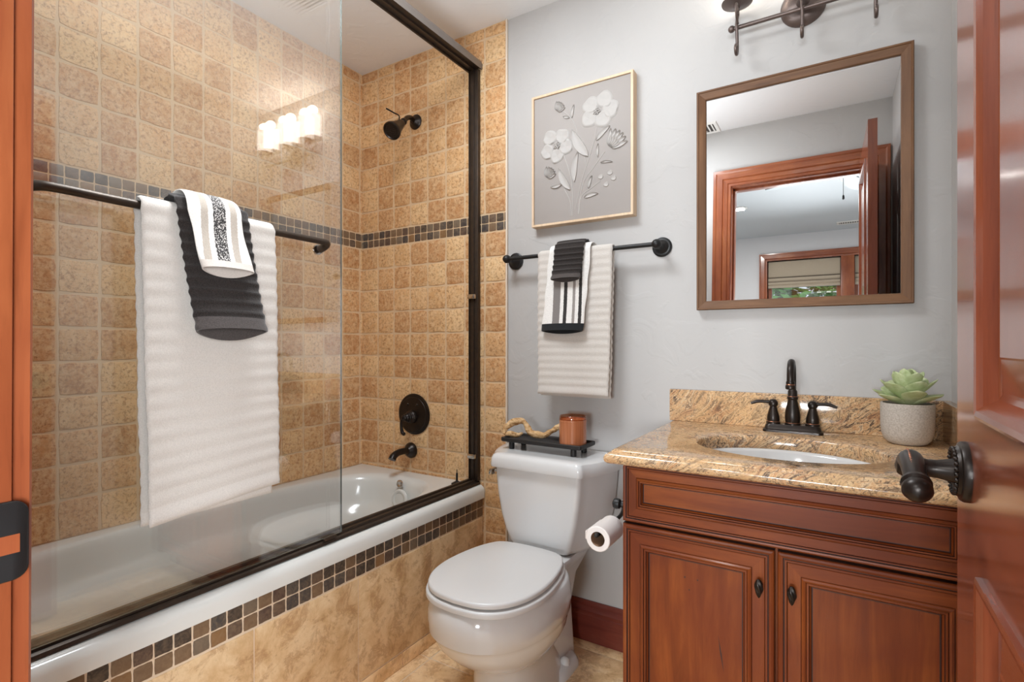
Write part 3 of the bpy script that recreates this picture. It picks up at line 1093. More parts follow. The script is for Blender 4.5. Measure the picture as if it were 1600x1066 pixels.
GY0, GY1 = 0.20, 1.0755
ga = thing('sliding_glass_door', 'front clear glass panel of the tub, with the towel bar', 'glass door', (XG, (GY0 + GY1) / 2, 0.53), group='sliding glass panels of the tub')
mb = MB().box(XG - 0.003, XG + 0.003, GY0, GY1, 0.535, 2.268)
edge_faces(mb)
mb.build('glass_pane', [M['glass'], M['gedge']], ga)
BXG, BZG = -1.222, 1.394
mb = MB()
mb.tube([(XG + 0.004, 0.338, BZG - 0.012), (XG + 0.028, 0.339, BZG - 0.004), (BXG - 0.006, 0.352, BZG + 0.0), (BXG, 0.385, BZG + 0.001), (BXG, 0.5, BZG), (BXG, 0.8, BZG), (BXG, 0.955, BZG), (BXG - 0.006, 0.985, BZG), (XG + 0.028, 0.995, BZG - 0.006), (XG + 0.004, 0.996, BZG - 0.012)],
        [0.0115, 0.0105, 0.0095, 0.0088, 0.0088, 0.0088, 0.0088, 0.0095, 0.0105, 0.0115], 16, smooth=6)
mb.build('towel_rail', M['railb'], ga)['label'] = 'dark bronze bar across the glass'
mb = MB().lathe([(0.015, 0.0), (0.015, 0.006), (0.010, 0.010)], (XG - 0.0035, 0.338, BZG - 0.012), (-1, 0, 0), 18)
mb.lathe([(0.015, 0.0), (0.015, 0.006), (0.010, 0.010)], (XG - 0.0035, 0.996, BZG - 0.012), (-1, 0, 0), 18)
mb.build('bar_mount', M['chrome'], ga)
gb = thing('sliding_glass_door.001', 'rear clear glass panel sliding behind the front one', 'glass door', (XG - 0.030, 0.6, 0.53), group='sliding glass panels of the tub')
mb = MB().box(XG - 0.033, XG - 0.027, TY0 + 0.02, 1.101, 0.5385, 2.268)
edge_faces(mb)
mb.build('glass_pane', [M['glass'], M['gedge']], gb)

# ------------------------------------------------------------------ shower fittings
t = thing('wall_shower', 'dark bronze shower head high on the tiled end wall', 'shower head', (-1.625, D - 0.012, 2.05))
mb = MB().lathe([(0.034, 0.0), (0.034, 0.004), (0.028, 0.010), (0.018, 0.014), (0.013, 0.022)], (-1.631, D - 0.0095, 2.125), (0, -1, 0), 28)
mb.build('wall_flange', M['bronze'], t)
mb = MB().tube([(-1.631, D - 0.02, 2.125), (-1.622, 1.76, 2.127), (-1.612, 1.725, 2.112), (-1.604, 1.700, 2.088)], 0.0105, 14, smooth=6)
mb.build('arm', M['bronze'], t)
hd, fcv = Vector((-1.602, 1.694, 2.083)), Vector((-1.590, 1.605, 2.006))
ax = (fcv - hd)
L = ax.length
mb = MB().lathe([(0.012, -0.006), (0.015, 0.0), (0.0155, 0.012), (0.013, 0.016), (0.016, 0.022), (0.020, 0.04), (0.033, L - 0.022), (0.0385, L - 0.012), (0.0385, L - 0.002), (0.034, L), (0.031, L - 0.004), (0.0, L - 0.004)], hd, ax, 32)
hob = mb.build('spray_head', M['bronze'], t)
mb = MB().tube([hd + ax * 0.42 + Vector((0, 0, 0.018)), hd + ax * 0.42 + Vector((0.0, 0.002, 0.042)), hd + ax * 0.5 + Vector((-0.01, -0.01, 0.055)), hd + ax * 0.75 + Vector((-0.03, -0.02, 0.086))], [0.003, 0.0025, 0.003, 0.0035], 8, smooth=4)
mb.build('spray_lever', M['bronze'], t)
mb = MB()
axn = ax.normalized()
e1 = axn.cross(Vector((0, 0, 1))).normalized()
e2 = axn.cross(e1)
for rr, n in ((0.008, 6), (0.017, 12), (0.026, 18)):
    for k in range(n):
        a = 2 * PI * k / n
        mb.sphere(hd + axn * (L - 0.0035) + (e1 * cos(a) + e2 * sin(a)) * rr, 0.0018, 0, 6, 5)
mb.build('nozzles', M['black'], t)

t = thing('shower_valve', 'round dark bronze valve plate with lever above the tub spout', 'valve', (-1.641, D - 0.012, 0.69))
vc = Vector((-1.641, D - 0.0095, 0.784))
mb = MB().lathe([(0.094, 0.0), (0.094, 0.003), (0.088, 0.006), (0.080, 0.007), (0.078, 0.010), (0.030, 0.015), (0.0, 0.016)], vc, (0, -1, 0), 44)
mb.build('escutcheon', M['bronze'], t)
mb = MB().lathe([(0.030, 0.012), (0.030, 0.02), (0.026, 0.022), (0.028, 0.026), (0.024, 0.030), (0.026, 0.034), (0.021, 0.038), (0.022, 0.044), (0.017, 0.048), (0.018, 0.056), (0.012, 0.062), (0.014, 0.070), (0.008, 0.076), (0.0, 0.078)], vc + Vector((0, 0, -0.010)), (0, -1, 0), 26)
st = mb.build('handle_stem', M['bronze'], t)
mb = MB().tube([vc + Vector((0, -0.062, -0.010)), vc + Vector((-0.012, -0.068, -0.022)), vc + Vector((-0.018, -0.066, -0.045)), vc + Vector((-0.012, -0.066, -0.075)), vc + Vector((0.0, -0.068, -0.083)), vc + Vector((0.008, -0.07, -0.076))], [0.007, 0.0065, 0.006, 0.0085, 0.007, 0.004], 12, smooth=5)
mb.build('lever', M['bronze'], t)
for dx in (-0.028, 0.028):
    mb = MB().sphere(vc + Vector((dx, -0.011, 0.045)), 0.006, 0, 10, 8)
    mb.build('screw', M['bronze'], t)

t = thing('tub_spout', 'dark bronze tub spout on the tiled end wall', 'spout', (-1.659, D - 0.012, 0.58))
mb = MB().lathe([(0.036, 0.0), (0.036, 0.006), (0.030, 0.016), (0.022, 0.024), (0.017, 0.030)], (-1.659, D - 0.0095, 0.616), (0, -1, 0), 28)
mb.build('flange', M['bronze'], t)
mb = MB().tube([(-1.659, D - 0.03, 0.616), (-1.659, 1.755, 0.620), (-1.658, 1.715, 0.619), (-1.657, 1.688, 0.610), (-1.656, 1.676, 0.596)], [0.017, 0.0145, 0.0145, 0.016, 0.0175], 18, smooth=5)
mb.build('spout', M['bronze'], t)

t = thing('drain_control', 'thin black rod on a round base at the tub deck corner', 'drain control', (-1.352, 1.748, ZD))
mb = MB().lathe([(0.024, 0.0), (0.024, 0.004), (0.018, 0.007), (0.008, 0.012), (0.006, 0.014)], (-1.352, 1.748, ZD), seg=24)
mb.build('base', M['black'], t)
mb = MB().lathe([(0.0045, 0.012), (0.0045, 0.046), (0.002, 0.048), (0.002, 0.062), (0.0, 0.063)], (-1.352, 1.748, ZD), seg=12)
mb.build('rod', M['black'], t)

# ------------------------------------------------------------------ towels
def drape(name, label, axis, bpos, zbar, a0, a1, front, back, r, th, mats, parent=None, ribs=0.03, amp=0.0025, seed=1, tube=0.0, open_=0.0, hem=0.03, lean=0.0, flare=0.0, skew=0.0, wob=0.006,
          back_in=None, group=None, na=46, npth=150, edge_wave=0.0015, bottom_slope=0.0, fmin=None, rear_drop=0.0):
    """cloth hung over a bar. axis: direction of the bar. tube: half thickness of a folded, hollow cloth"""
    rnd = random.Random(seed)
    ph = [rnd.uniform(0, 6.28) for _ in range(8)]
    arc = PI * r
    total = front + arc + back
    w_ = a1 - a0
    W = lambda a, b, z: Vector((bpos + b, a, z)) if axis == 'Y' else Vector((a, bpos - b, z))

    def base(s, u):
        """s from the front hem; returns b, z, normal(b,z), drop below the bar"""
        fl = front + bottom_slope * (u - 0.5)
        if s < front:
            d = front - s
            d = d * fl / front
            return r + lean * d, zbar - d, (1, 0), d
        if s < front + arc:
            q = (s - front) / r
            return (r if cos(q) > 0 else r - (back_in or 0.0)) * cos(q), zbar + r * sin(q), (cos(q), sin(q)), 0.0
        d = s - front - arc
        return -r + (back_in or 0.0), zbar - d, (-1, 0), d

    def wave(u, s, d):
        k = min(1.0, d / 0.12)
        return k * wob * (sin(u * 5.0 + ph[0]) * 0.6 + sin(u * 9.0 + ph[1] + s * 2) * 0.4 + sin(u * 2.2 + ph[2] + s * 5) * 0.5)

    def ribf(s):
        if not ribs:
            return 0.0
        x = (s / ribs) % 1.0
        hm = min(1.0, max(0.0, (s - hem) / 0.004)) * min(1.0, max(0.0, (total - hem - s) / 0.004))
        return amp * hm * (math.exp(-((x - 0.5) / 0.17) ** 2) - 0.4)

    mb = MB()
    ss = [total * i / npth for i in range(npth + 1)]
    if tube <= 0:
        us = [i / na for i in range(na + 1)]

        def side(sgn, sc_):
            rows = []
            for s in ss:
                row = []
                for u in us:
                    b, z, nn, d = base(s, u)
                    e = min(u, 1 - u) * w_
                    edge = math.sqrt(max(0.0, 1 - max(0.0, 1 - e / th) ** 2)) if e < th else 1.0
                    es = min(s, total - s)
                    ends = math.sqrt(max(0.0, 1 - max(0.0, 1 - es / th) ** 2)) if es < th else 1.0
                    off = sgn * th / 2 * max(0.15, edge * ends) + (ribf(s) if sgn > 0 else 0.5 * ribf(s))
                    wv = wave(u, s, d) if s < front else 0.4 * wave(u, s, d)
                    a = a0 + u * w_ + (u - 0.5) * flare * d + skew * d + edge_wave * sin(2 * PI * s / ribs if ribs else s * 60) * (1 if u > 0.5 else -1) * (abs(u - 0.5) * 2) ** 4
                    a += 0.002 * sin(s * 23 + ph[3]) * d
                    row.append(W(a, b + nn[0] * (off) + (wv if nn[0] > 0 else -wv), z + nn[1] * off))
                rows.append(row)
            return rows
        A_, B_ = side(1, 1), side(-1, 1)
        n1, n2 = len(ss), len(us)
        vs = [p for rw in A_ for p in rw] + [p for rw in B_ for p in rw]
        o = n1 * n2
        fs, ms = [], []

        def mt(i):
            return 1 if (ss[i] < hem or ss[i] > total - hem) and len(mats) > 1 else 0
        for i in range(n1 - 1):
            for j in range(n2 - 1):
                a = i * n2 + j
                fs.append((a, a + 1, a + n2 + 1, a + n2))
                fs.append((o + a, o + a + n2, o + a + n2 + 1, o + a + 1))
                ms += [mt(i)] * 2
            for j in (0, n2 - 1):
                a = i * n2 + j
                fs.append((a, a + n2, o + a + n2, o + a))
                ms.append(mt(i))
        for i in (0, n1 - 1):
            for j in range(n2 - 1):
                a = i * n2 + j
                fs.append((a, a + 1, o + a + 1, o + a))
                ms.append(mt(min(i, n1 - 2)))
        mb.add(vs, fs, ms)
    else:
        NU = 64

        def loop(s, sh):
            b, z, nn, d = base(s, 0.5)
            kk = max(0.0, 1 - s / max(front * 0.8, 1e-4)) if s < front else 0.0
            T = max(tube + open_ * kk ** 2 - sh, 0.0015)
            hw = w_ / 2 - sh
            out = []
            for k in range(NU):
                t = 2 * PI * k / NU
                c, s_ = cos(t), sin(t)
                ca = math.copysign(abs(c) ** 0.7, c)
                cn = math.copysign(abs(s_) ** (0.75 if kk < 0.5 else 0.9), s_)
                u = 0.5 + ca / 2
                fl = bottom_slope * ca / 2 * (d / front if s < front else 0)
                wv = wave(u, s, d) * 0.5
                rb = ribf(s) * (1 if cn > 0 else 0.3)
                a = (a0 + a1) / 2 + hw * ca * (1 + flare * d) + skew * d + edge_wave * sin(2 * PI * s / ribs if ribs else s * 60) * ca * abs(ca) ** 3
                off = T * cn + T * 0.98 + rb + sh
                # in the opened end the rear layer stays back, the front bulges
                rd = rear_drop * kk ** 3 * (1 - cn) / 2 * (1 - 0.5 * ca * ca)
                out.append(W(a, b + nn[0] * off + (wv if nn[0] > 0 else 0), z + nn[1] * off - fl - rd))
            return out
        outer = [loop(s, 0.0) for s in ss]
        inner = [loop(s, 0.0035) for s in ss]
        hm = [1 if (s < hem or s > total - hem) and len(mats) > 1 else 0 for s in ss[:-1]]
        mb.rings(outer, True, False, False, hm)
        mb.rings(inner, True, False, False, hm)
        for i in (0, len(ss) - 1):
            vs = outer[i] + inner[i]
            mb.add(vs, [(k, (k + 1) % NU, NU + (k + 1) % NU, NU + k) for k in range(NU)], hm[0])
    o = mb.build(name, mats, angle=180)
    tag(o, label, 'towel', group)
    return o


R1 = 0.0135
drape('bath_towel', 'large cream ribbed bath towel on the glass door bar', 'Y', BXG, BZG, 0.508, 0.808, 0.655, 0.672, 0.0165, 0.009, [M['tw'], M['twhem']], ribs=0.0335, amp=0.0028, edge_wave=0.001, seed=3, hem=0.03, wob=0.004, lean=0.006, skew=0.02, bottom_slope=-0.025, back_in=0.002, group='cream bath towels')
drape('hand_towel', 'charcoal hand towel folded over the cream bath towel on the glass bar', 'Y', BXG, BZG, 0.567, 0.728, 0.252, 0.20, 0.031, 0.006, [M['tb'], M['tbhem']], ribs=0.024, amp=0.004, seed=5, tube=0.0045, open_=0.016, rear_drop=0.028, hem=0.022, wob=0.0025, lean=0.03, skew=0.12, flare=0.02, back_in=0.0092, group='hand towels over the bath towels')
b0 = [srgb(238, 234, 228), srgb(186, 176, 164), srgb(44, 43, 44), srgb(198, 194, 190)]
# stripes in object coordinates: origin of the mesh is its bounding box middle
wt = drape('washcloth', 'small white washcloth with grey speckled stripe, on top of the charcoal hand towel', 'Y', BXG, BZG, 0.583, 0.700, 0.118, 0.11, 0.0455, 0.006, [M['tw'], M['whhem']], ribs=0.0, amp=0, seed=6, tube=0.004, open_=0.011, rear_drop=0.02, hem=0.014, wob=0.0015, lean=0.05, skew=0.18, back_in=0.0112, group='washcloths on the hand towels')
oy = wt.location.y
m_ = stripes('washcloth_stripes', 1, [(0.555 - oy, b0[0]), (0.607 - oy, b0[1]), (0.622 - oy, b0[0]), (0.634 - oy, b0[2]), (0.662 - oy, b0[0]), (0.672 - oy, b0[1]), (0.688 - oy, b0[0]), (0.730 - oy, b0[0])], (0.634 - oy, 0.662 - oy))
wt.data.materials[0] = m_

WBY, WBZ = D - 0.07, 1.442
drape('bath_towel.001', 'cream ribbed bath towel hung on the wall bar above the toilet', 'X', WBY, WBZ, -0.950, -0.655, 0.522, 0.530, 0.0135, 0.010, [M['tw'], M['twhem']], ribs=0.0285, amp=0.0032, seed=8, hem=0.022, wob=0.004, skew=-0.012, flare=-0.03, back_in=0.006, bottom_slope=0.0, group='cream bath towels')
ht = drape('hand_towel.001', 'white hand towel with black and grey stripes over the wall bar', 'X', WBY, WBZ, -0.896, -0.730, 0.285, 0.24, 0.0255, 0.006, [M['tw'], M['bkhem']], ribs=0.0, seed=9, tube=0.0035, open_=0.010, rear_drop=0.014, hem=0.022, wob=0.003, skew=-0.09, flare=0.0, back_in=-0.004, group='hand towels over the bath towels')
ox = ht.location.x
wht, gry, blk, mid = srgb(236, 234, 230), srgb(126, 121, 118), srgb(40, 38, 38), srgb(150, 144, 140)
ht.data.materials[0] = stripes('hand_towel_stripes', 0, [(-0.95 - ox, wht), (-0.875 - ox, gry), (-0.846 - ox, wht), (-0.832 - ox, blk), (-0.818 - ox, wht), (-0.797 - ox, mid), (-0.786 - ox, wht), (-0.774 - ox, blk), (-0.762 - ox, wht), (-0.70 - ox, wht)])
drape('washcloth.001', 'small black washcloth over the striped hand towel on the wall bar', 'X', WBY, WBZ, -0.868, -0.752, 0.098, 0.09, 0.037, 0.006, [M['tb'], M['tbhem']], ribs=0.019, amp=0.004, seed=10, tube=0.004, open_=0.010, rear_drop=0.014, hem=0.013, wob=0.003, skew=-0.10, back_in=-0.006, group='washcloths on the hand towels')

# ------------------------------------------------------------------ wall towel bar
t = thing('wall_towel_bar', 'black wall towel bar with round rosettes above the toilet', 'towel bar', (-0.8, D, 1.40))
for x in (-1.098, -0.505):
    mb = MB().lathe([(0.034, 0.0), (0.034, 0.004), (0.030, 0.006), (0.029, 0.009), (0.024, 0.010), (0.022, 0.014), (0.014, 0.018), (0.010, 0.026), (0.009, 0.048), (0.012, 0.055), (0.0155, 0.064), (0.0165, 0.072), (0.013, 0.082), (0.006, 0.087), (0.0, 0.088)], (x, D - 0.0005, WBZ), (0, -1, 0), 30)
    mb.build('post', M['black'], t)
mb = MB().tube([(-1.112, WBY, WBZ), (-0.490, WBY, WBZ)], 0.0078, 16)
mb.build('bar', M['black'], t)

# ------------------------------------------------------------------ wall art
AX, AZ, AW, AH = -0.80, 1.815, 0.204, 0.254
t = thing('wall_art', 'framed pale relief picture of white flowers above the towel bar', 'picture', (AX, D, AZ - AH))
mb = MB()
PP = lambda u, v, h: Vector((AX + u, D - h, AZ + v))
rect_sweep(mb, -AW, AW, -AH, AH, PP, [(0, 0.0), (0, 0.038), (0.001, 0.039), (0.008, 0.039), (0.009, 0.038), (0.009, 0.020)])
mb.build('frame', M['pale'], t, angle=20)
mb = MB().box(AX - AW + 0.010, AX + AW - 0.010, D - 0.034, D - 0.002, AZ - AH + 0.010, AZ + AH - 0.010, 0.0012)
mb.build('canvas', M['canvas'], t)
CH = 0.034


def petal_dome(mb, c, rx, rz, ang, h, rim=0.4, n=18, nr=6, jag=0.06, seed=0):
    rn = random.Random(seed)
    p1, p2 = rn.uniform(0, 6), rn.uniform(0, 6)
    rings = []
    for i in range(nr + 1):
        f = i / nr
        hh = h * ((0.35 + rim * f * f) if f < 0.92 else 0.35 + rim) if f < 0.99 else 0.0
        rr = []
        for k in range(n):
            a = 2 * PI * k / n
            jg = 1 + jag * sin(3 * a + p1) + jag * 0.6 * sin(5 * a + p2)
            x, z = rx * jg * max(f, 0.02) * cos(a), rz * jg * max(f, 0.02) * sin(a)
            X, Z = x * cos(ang) - z * sin(ang), x * sin(ang) + z * cos(ang)
            # strokes
            st_ = 0.12 * h * sin(14 * a) * f if f < 0.95 else 0
            rr.append(PP(c[0] + X, c[1] + Z, CH - 0.0005 + hh + st_))
        rings.append(rr)
    mb.rings(rings, True, True, False)


def leaf_relief(mb, a, b, w_, h=0.006, curve=0.0):
    a, b = Vector(a), Vector(b)
    d = (b - a)
    L_ = d.length
    d.normalize()
    n_ = Vector((-d.y, d.x))
    N = 12
    rows = []
    for i in range(N + 1):
        t_ = i / N
        ww = w_ / 2 * (sin(PI * t_ ** 0.85) ** 0.8 if 0 < t_ < 1 else 0.0) + 0.0004
        cc = a + d * L_ * t_ + n_ * curve * L_ * sin(PI * t_)
        row = []
        for q, hh in ((-1.0, 0.0), (-0.92, 0.75), (-0.5, 0.45), (0.0, 0.25), (0.5, 0.6), (0.92, 1.0), (1.0, 0.0)):
            p = cc + n_ * ww * q
            row.append(PP(p.x, p.y, CH - 0.0005 + h * hh))
        rows.append(row)
    mb.rings(rows, False)


FL = [((0.0665, 0.1377), [(0.0421, 0.1663), (0.0966, 0.1757), (0.1191, 0.1365), (0.0906, 0.1066), (0.0371, 0.1188)], 0.034),
      ((-0.0952, 0.045), [(-0.1252, 0.0809), (-0.0735, 0.0778), (-0.0578, 0.0346), (-0.0952, 0.0076), (-0.1354, 0.029)], 0.031)]
for i, (c, ps, r_) in enumerate(FL):
    mb = MB()
    for j, p in enumerate(ps):
        ang = math.atan2(p[1] - c[1], p[0] - c[0])
        petal_dome(mb, p, r_ * 0.95, r_ * 1.02, ang, 0.009, seed=i * 9 + j)
    for k in range(14):
        a = k * 2.4
        mb.sphere(PP(c[0] + 0.0035 * math.sqrt(k) * cos(a), c[1] + 0.0035 * math.sqrt(k) * sin(a), CH + 0.006), 0.0032, 0, 8, 6)
    mb.build('flower', M['plaster'], t, angle=60)
for i, (a, b) in enumerate([((-0.0952, 0.1786), (-0.0754, 0.2005)), ((0.1174, -0.0003), (0.1437, 0.0278)), ((-0.1387, -0.0664), (-0.1185, -0.043))]):
    mb = MB()
    a, b = Vector(a), Vector(b)
    d = b - a
    n_ = Vector((-d.y, d.x))
    sc_ = (1.0, 1.45, 1.1)[i]
    for k in range(6):
        f = (k - 2.5) / 2.5
        e = a + d * sc_ * (1.15 - 0.25 * f * f) + n_ * f * 0.75 * sc_
        s_ = a + n_ * f * 0.25
        leaf_relief(mb, s_, e, 0.012 * sc_, 0.007)
    mb.build('flower_bud', M['plaster'], t, angle=60)
LV = [((-0.0333, 0.1377), (-0.0237, 0.185), 0.0114), ((-0.0689, 0.1488), (-0.0429, 0.1399), 0.0104), ((0.0328, -0.0179), (-0.0333, 0.0939), 0.0363), ((0.0635, 0.0332), (0.1174, 0.0753), 0.0182), ((0.0701, -0.0278), (0.0726, 0.0199), 0.0114),
      ((0.0816, -0.0509), (0.1262, -0.0552), 0.0073), ((-0.0237, -0.1033), (-0.0078, 0.0072), 0.0234), ((-0.0397, -0.1299), (-0.0886, -0.0423), 0.0259), ((-0.0754, -0.1037), (-0.1219, -0.1081), 0.013), ((0.0328, -0.1355), (0.0482, -0.0922), 0.013), ((0.0173, -0.1676), (0.0713, -0.1603), 0.0156)]
for a, b, w_ in LV:
    mb = MB()
    leaf_relief(mb, a, b, w_, 0.006, 0.06)
    mb.build('leaf', M['plaster'], t, angle=60)
for p in [(0.0816, -0.1018), (0.1174, -0.0928), (0.1309, -0.1146), (0.1025, -0.1324)]:
    mb = MB()
    petal_dome(mb, p, 0.011, 0.010, 0.3, 0.006, n=14, nr=4)
    mb.build('berry', M['plaster'], t, angle=60)
ST = [[(-0.0333, -0.2273), (-0.0314, -0.1283), (-0.0461, -0.0557), (-0.0656, 0.0008)], [(-0.0205, -0.2056), (0.0048, -0.1108), (0.0359, -0.0242), (0.0574, 0.0401), (0.0665, 0.0837)], [(-0.0078, -0.2248), (0.011, -0.1176), (0.0543, -0.0619), (0.0966, -0.0131)],
      [(-0.0047, -0.2252), (0.0048, -0.1628), (0.0482, -0.135), (0.0786, -0.1172)], [(-0.0397, -0.2264), (-0.041, -0.1736), (-0.0656, -0.1229)], [(-0.011, 0.0775), (-0.0333, 0.1348), (-0.0721, 0.1731)], [(0.0235, -0.0449), (0.0142, 0.0029)]]
for l in ST:
    mb = MB().tube([PP(x, z, CH) for x, z in l], 0.0016, 8, smooth=6)
    mb.build('stem', M['plaster'], t)

# ------------------------------------------------------------------ mirror
t = thing('wall_mirror', 'rectangular wall mirror in a brown wood frame above the vanity', 'mirror', (-0.098, D, 1.218))
mb = MB()
PM = lambda u, v, h: Vector((u, D - h, v))
rect_sweep(mb, -0.385, 0.188, 1.2185, 1.937, PM, [(0, 0), (0, 0.026), (0.002, 0.0285), (0.006, 0.0285), (0.007, 0.026), (0.026, 0.020), (0.028, 0.0185), (0.029, 0.013), (0.029, 0.0)], side_mats=[1, 0])
mb.build('frame', [M['ov'], M['oh']], t, angle=20)
mb = MB().box(-0.3575, 0.1605, D - 0.0125, D - 0.004, 1.246, 1.910)
mb.build('mirror_glass', M['mirror'], t)

# ------------------------------------------------------------------ vanity light
LX, LY, LZ = -0.078, 1.755, 2.095
t = thing('vanity_light', 'three shade bronze vanity light with scrolls above the mirror', 'wall light', (LX, D, 2.0))
mb = MB().lathe([(0.062, 0.0), (0.062, 0.004), (0.056, 0.012), (0.040, 0.022), (0.018, 0.028), (0.012, 0.05)], (LX, D - 0.0005, 2.132), (0, -1, 0), 36, sx=1.0)
mb.sphere((LX + 0.018, D - 0.026, 2.112), 0.004, 0, 10, 8)
mb.build('backplate', M['nickel'], t)
mb = MB().tube([(LX - 0.192, LY, LZ), (LX + 0.205, LY, LZ)], 0.0065, 12)
for x in (LX - 0.194, LX + 0.207):
    mb.sphere((x, LY, LZ), 0.0105, 0, 14, 10)
mb.tube([(LX, D - 0.03, 2.128), (LX, LY + 0.01, 2.105), (LX, LY, LZ)], 0.006, 10, smooth=4)
mb.build('bar', M['nickel'], t)
for k in range(3):
    x = LX + (k - 1) * 0.178
    pts = [(LY - 0.016, 2.034), (LY - 0.026, 2.028), (LY - 0.032, 2.018), (LY - 0.026, 2.008), (LY - 0.012, 2.006), (LY - 0.002, 2.016), (LY + 0.002, 2.040), (LY - 0.004, 2.07), (LY - 0.010, LZ), (LY - 0.004, 2.115), (LY + 0.006, 2.13), (LY + 0.016, 2.142), (LY + 0.012, 2.156), (LY - 0.002, 2.162), (LY - 0.014, 2.155), (LY - 0.016, 2.143), (LY - 0.008, 2.136)]
    mb = MB().tube([(x, y, z) for y, z in pts], 0.0048, 10, smooth=5, squash=1.0)
    pts2 = [(LY - 0.012, 2.10), (LY - 0.034, 2.105), (LY - 0.048, 2.122), (LY - 0.046, 2.142), (LY - 0.032, 2.150), (LY - 0.022, 2.142), (LY - 0.024, 2.130)]
    mb.tube([(x + 0.004, y, z) for y, z in pts2], 0.0035, 8, smooth=5)
    mb.build('scroll_arm', M['nickel'], t)
    mb = MB().lathe([(0.008, 2.158), (0.012, 2.162), (0.030, 2.166), (0.045, 2.172), (0.046, 2.175), (0.030, 2.174), (0.0, 2.173)], (x, LY, 0), seg=28)
    mb.build('shade_cup', M['nickel'], t)
    mb = MB().lathe([(0.036, 2.1755), (0.038, 2.18), (0.038, 2.292), (0.0365, 2.293), (0.035, 2.292), (0.035, 2.182), (0.0, 2.181)], (x, LY, 0), seg=32)
    mb.build('glass_shade', M['shade'], t)['label'] = 'lit white frosted glass shade'
    lamp('bulb', 'POINT', (x, LY - 0.005, 2.315), (0, 0, 0), 0.22, 0.025, color=(1.0, 0.96, 0.9))

# ------------------------------------------------------------------ toilet
TXc = -0.872
toi = thing('toilet', 'white two piece toilet with closed lid beside the tub', 'toilet', (TXc, 1.45, 0))


def egg(wd, yf, yb, z, n=72, ex=2.2, yc=None, exb=2.6):
    yc = yc if yc is not None else yf + (yb - yf) * 0.52
    out = []
    for k in range(n):
        a = 2 * PI * k / n
        s_, c = sin(a), cos(a)
        e = ex if c > 0 else exb
        x = wd * math.copysign(abs(s_) ** (2 / e), s_)
        y = yc - (yc - yf) * abs(c) ** (2 / ex) if c > 0 else yc + (yb - yc) * abs(c) ** (2 / exb)
        out.append(Vector((TXc + x, y, z)))
    return out


mb = MB()
mb.rings([egg(0.115, 1.262, 1.66, 0.0, yc=1.45), egg(0.116, 1.258, 1.66, 0.012, yc=1.45), egg(0.108, 1.268, 1.64, 0.05, yc=1.43), egg(0.102, 1.272, 1.60, 0.11, yc=1.41), egg(0.104, 1.268, 1.58, 0.143, yc=1.39), egg(0.112, 1.252, 1.575, 0.156, yc=1.38),
          egg(0.134, 1.208, 1.575, 0.176, yc=1.375), egg(0.158, 1.166, 1.57, 0.205, yc=1.37), egg(0.176, 1.133, 1.57, 0.24, yc=1.365), egg(0.183, 1.118, 1.57, 0.268, yc=1.36), egg(0.1855, 1.113, 1.57, 0.281, yc=1.36), egg(0.1905, 1.103, 1.575, 0.287, yc=1.36), egg(0.192, 1.100, 1.58, 0.32, yc=1.36), egg(0.190, 1.101, 1.58, 0.345, yc=1.36),
          egg(0.184, 1.108, 1.575, 0.372, yc=1.36), egg(0.178, 1.115, 1.57, 0.381, yc=1.36), egg(0.168, 1.125, 1.56, 0.384, yc=1.36)], True, True, True)
# rear trunk and tank shelf
def rrect(x0, x1, y0, y1, r, z, n=6):
    out = []
    for cx, cy, a0 in ((x1 - r, y1 - r, 0), (x0 + r, y1 - r, PI / 2), (x0 + r, y0 + r, PI), (x1 - r, y0 + r, 1.5 * PI)):
        for k in range(n + 1):
            a = a0 + PI / 2 * k / n
            out.append(Vector((cx + r * cos(a), cy + r * sin(a), z)))
    return out


def rr(hw, y0, y1, z, r=0.035):
    return rrect(TXc - hw, TXc + hw, y0, y1, r, z)


mb.rings([rr(0.088, 1.42, 1.72, 0.0), rr(0.086, 1.43, 1.71, 0.10), rr(0.084, 1.44, 1.70, 0.2), rr(0.095, 1.44, 1.72, 0.30), rr(0.115, 1.44, 1.76, 0.352), rr(0.122, 1.44, 1.775, 0.372), rr(0.118, 1.45, 1.77, 0.384)], True, True, True)
# foot flange
mb.rings([rr(0.128, 1.50, 1.69, 0.0, 0.06), rr(0.127, 1.50, 1.69, 0.012, 0.06), rr(0.118, 1.51, 1.68, 0.030, 0.06), rr(0.100, 1.52, 1.67, 0.036, 0.06)], True, True, True)
mb.build('bowl', M['china'], toi, angle=50)
for sx_ in (-1, 1):
    mb = MB().lathe([(0.016, 0.0), (0.0165, 0.010), (0.013, 0.020), (0.006, 0.025), (0.0, 0.026)], (TXc + sx_ * 0.103, 1.585, 0.028), seg=20)
    mb.build('bolt_cap', M['china'], toi)
half = [(0.0, 1.112), (0.07, 1.121), (0.125, 1.154), (0.162, 1.214), (0.177, 1.29), (0.174, 1.37), (0.158, 1.45), (0.136, 1.503), (0.112, 1.530), (0.06, 1.543), (0.0, 1.546)]
P_, _ = catmull([Vector((x, y, 0)) for x, y in half], [0] * len(half), 6)
outl = [(p.x, p.y) for p in P_] + [(-p.x, p.y) for p in reversed(P_[1:-1])]


def plate(mb, z0, z1, grow, rnd_):
    def rg(off, z):
        r_ = []
        for x, y in outl:
            dx, dy = x, y - 1.34
            L_ = math.hypot(dx, dy)
            r_.append(Vector((TXc + x + dx / L_ * off, y + dy / L_ * off, z)))
        return r_
    mb.rings([rg(grow - rnd_, z0), rg(grow, z0 + rnd_ * 0.6), rg(grow, z1 - rnd_), rg(grow - rnd_ * 0.3, z1 - rnd_ * 0.3), rg(grow - rnd_ * 1.2, z1), rg(-0.10, z1 + 0.0012)], True, True, True)


